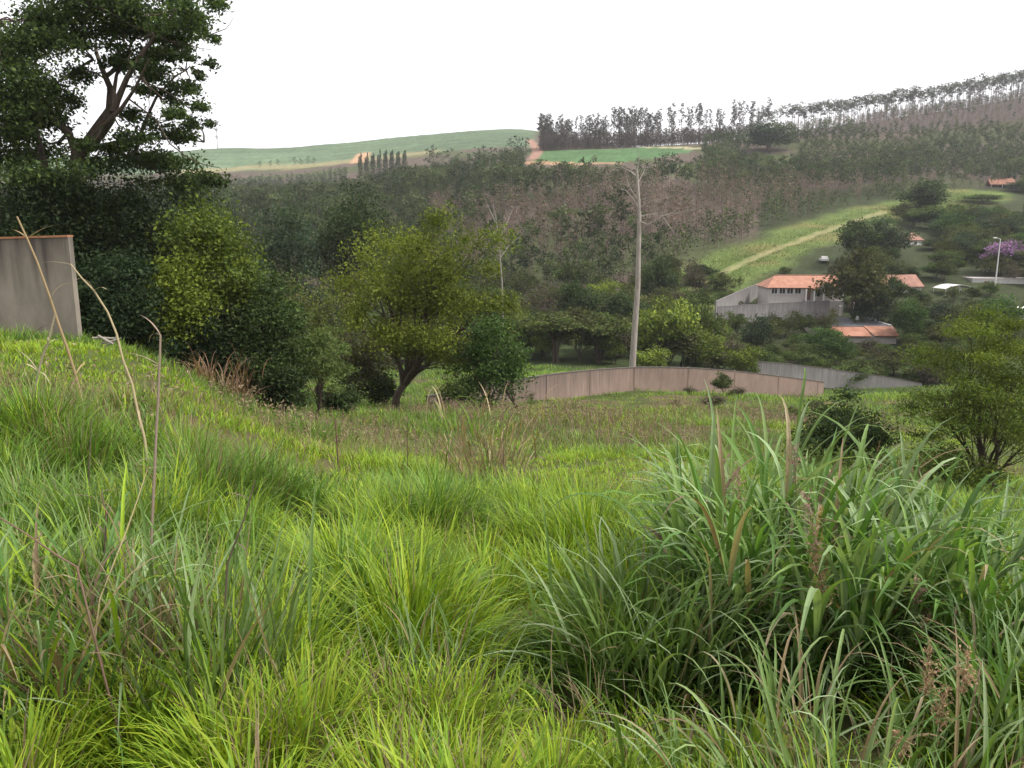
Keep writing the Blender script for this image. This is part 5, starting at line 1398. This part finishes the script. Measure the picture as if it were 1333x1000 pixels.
# ------------------------------------------------------------------ dry stalks
def stalk(label, pts, Y, r0, r1, col, seed, nodes=5):
    g = np.random.default_rng(seed)
    Ys = np.broadcast_to(Y, (len(pts),)) if np.ndim(Y) == 0 else np.interp(np.linspace(0, 1, len(pts)), [0, 1], Y)
    P = np.array([at(a, b, q) for (a, b), q in zip(pts, Ys)])
    P[0] = (P[0][0], P[0][1], min(P[0][2], gz(P[0][0], P[0][1])))
    o = P[0].copy(); root = thing('dry_stalk', label, 'dry stalk', tuple(o)); P = P - o
    Q = [P[0]]
    for a, b in zip(P[:-1], P[1:]):
        Q += [a + (b - a) * .5 + g.normal(size=3) * r0 * .35, b]
    Q = np.array(Q); Q[0, 2] -= .05
    m = MB(); m.tube(Q, np.linspace(r0, r1, len(Q)) * .72, 7, col); m.build('cane', M_DRY, root, smooth=True)
    k = max(3, nodes); i = g.integers(1, len(Q), k)
    for q in i:
        lf = MB()
        blades(lf, Q[q:q + 1], g.uniform(0, 6.28, 1), r0 * g.uniform(8, 22, 1), r0 * 1.1, g.uniform(.3, 1.6, 1), g.uniform(.5, 1.8, 1), np.array([col]) * g.uniform(.8, 1.2), 5, g=g, fold=True)
        lf.build('dry_leaf', M_DRY, root)
stalk('thick tan leaning cane in front of the stained wall', [(104, 492), (88, 455), (66, 390), (48, 340), (22, 282)], 11.0, .030, .016, (.30, .22, .12), 1)
stalk('pale straight cane propped against the thick leaning cane', [(40, 530), (50, 485), (62, 448), (72, 408)], 9.6, .022, .014, (.36, .31, .21), 2)
stalk('long bent tan stalk arching over the bank', [(196, 640), (188, 570), (172, 500), (152, 435), (122, 378), (92, 344)], (7.5, 8.2), .022, .010, (.33, .27, .16), 3)
stalk('upright grey dead stem, tallest on the left', [(198, 800), (197, 700), (202, 600), (206, 520), (209, 436)], (3.9, 4.4), .013, .008, (.19, .145, .11), 4)
stalk('thin reddish stem on the slope below the pale sapling', [(444, 640), (440, 600), (436, 545)], 9.5, .020, .010, (.15, .085, .065), 5)
stalk('thin tan straw leaning right beside the upright grey stem', [(88, 880), (130, 780), (165, 690), (192, 610)], (3.0, 3.6), .006, .003, (.33, .27, .15), 6, 3)
stalk('dark dead stalk leaning right among the upright blades', [(272, 800), (296, 735), (318, 675), (332, 625)], 3.3, .008, .004, (.13, .10, .075), 7)
stalk('brown fallen stem lying over the left clump', [(150, 790), (100, 738), (50, 706), (-10, 668)], (2.9, 3.2), .007, .004, (.17, .11, .08), 8, 3)
stalk('thin brown seedling stem in the middle of the slope', [(532, 615), (530, 580), (531, 550)], 11.5, .012, .006, (.13, .09, .06), 9)
stalk('dark thin twig stem left of the upright grey stem', [(118, 690), (116, 610), (119, 545)], 6.0, .010, .005, (.13, .10, .07), 10)
stalk('thin dark stem near the left clump with a bent tip', [(136, 800), (134, 730), (138, 665), (132, 640)], 4.0, .010, .005, (.14, .10, .08), 12)
stalk('grey thin stem on the right of the reedy clump', [(655, 655), (656, 600), (655, 540)], 11.0, .014, .006, (.20, .15, .10), 13)

def sticks():
    b = at(140, 444, 17.0); b[2] = gz(b[0], b[1]); root = thing('broken_sticks', 'heap of broken pale sticks on the crest right of the wall', 'sticks', tuple(b))
    g = np.random.default_rng(5)
    for p, q in [((120, 440), (156, 441)), ((132, 447), (158, 440)), ((128, 437), (148, 448)), ((140, 449), (152, 437))]:
        A, B = at(*p, 17.0) - b, at(*q, 17.0 + g.uniform(-.2, .2)) - b
        m = MB(); m.tube(np.stack([A, (A + B) / 2 + g.normal(size=3) * .02, B]), (.022, .026, .015), 6); m.build('stick', M_BARK_PALE, root, tint=False)
sticks()
def fallen(label, p, q, Y, r):
    A, B = at(*p, Y), at(*q, Y); root = thing('fallen_stick', label, 'stick', tuple(A)); m = MB()
    m.tube(np.stack([A * 0, (B - A) / 2 + (0, 0, .02), B - A]), (r, r * .9, r * .6), 6); m.build('stem', M_BARK_PALE, root, tint=False)
fallen('pale stick lying in the grass below the bank edge', (312, 564), (352, 573), 13.0, .02)

# ------------------------------------------------------------------ the air over the valley
def haze():
    mb = MB(); mb.box(-2400, 2400, -12, 1515, -60, 150)
    m = bpy.data.materials.new('valley_haze'); m.use_nodes = True
    n, l = m.node_tree.nodes, m.node_tree.links
    n.remove(n['Principled BSDF']); v = n.new('ShaderNodeVolumePrincipled')
    v.inputs['Color'].default_value = (.90, .92, .97, 1); v.inputs['Density'].default_value = .00016
    v.inputs['Density Attribute'].default_value = ''; v.inputs['Anisotropy'].default_value = .2
    l.new(v.outputs[0], n['Material Output'].inputs['Volume'])
    tag(mb.build('haze', m, tint=False), 'thin pale haze filling the valley air', 'haze', kind='stuff')
haze()
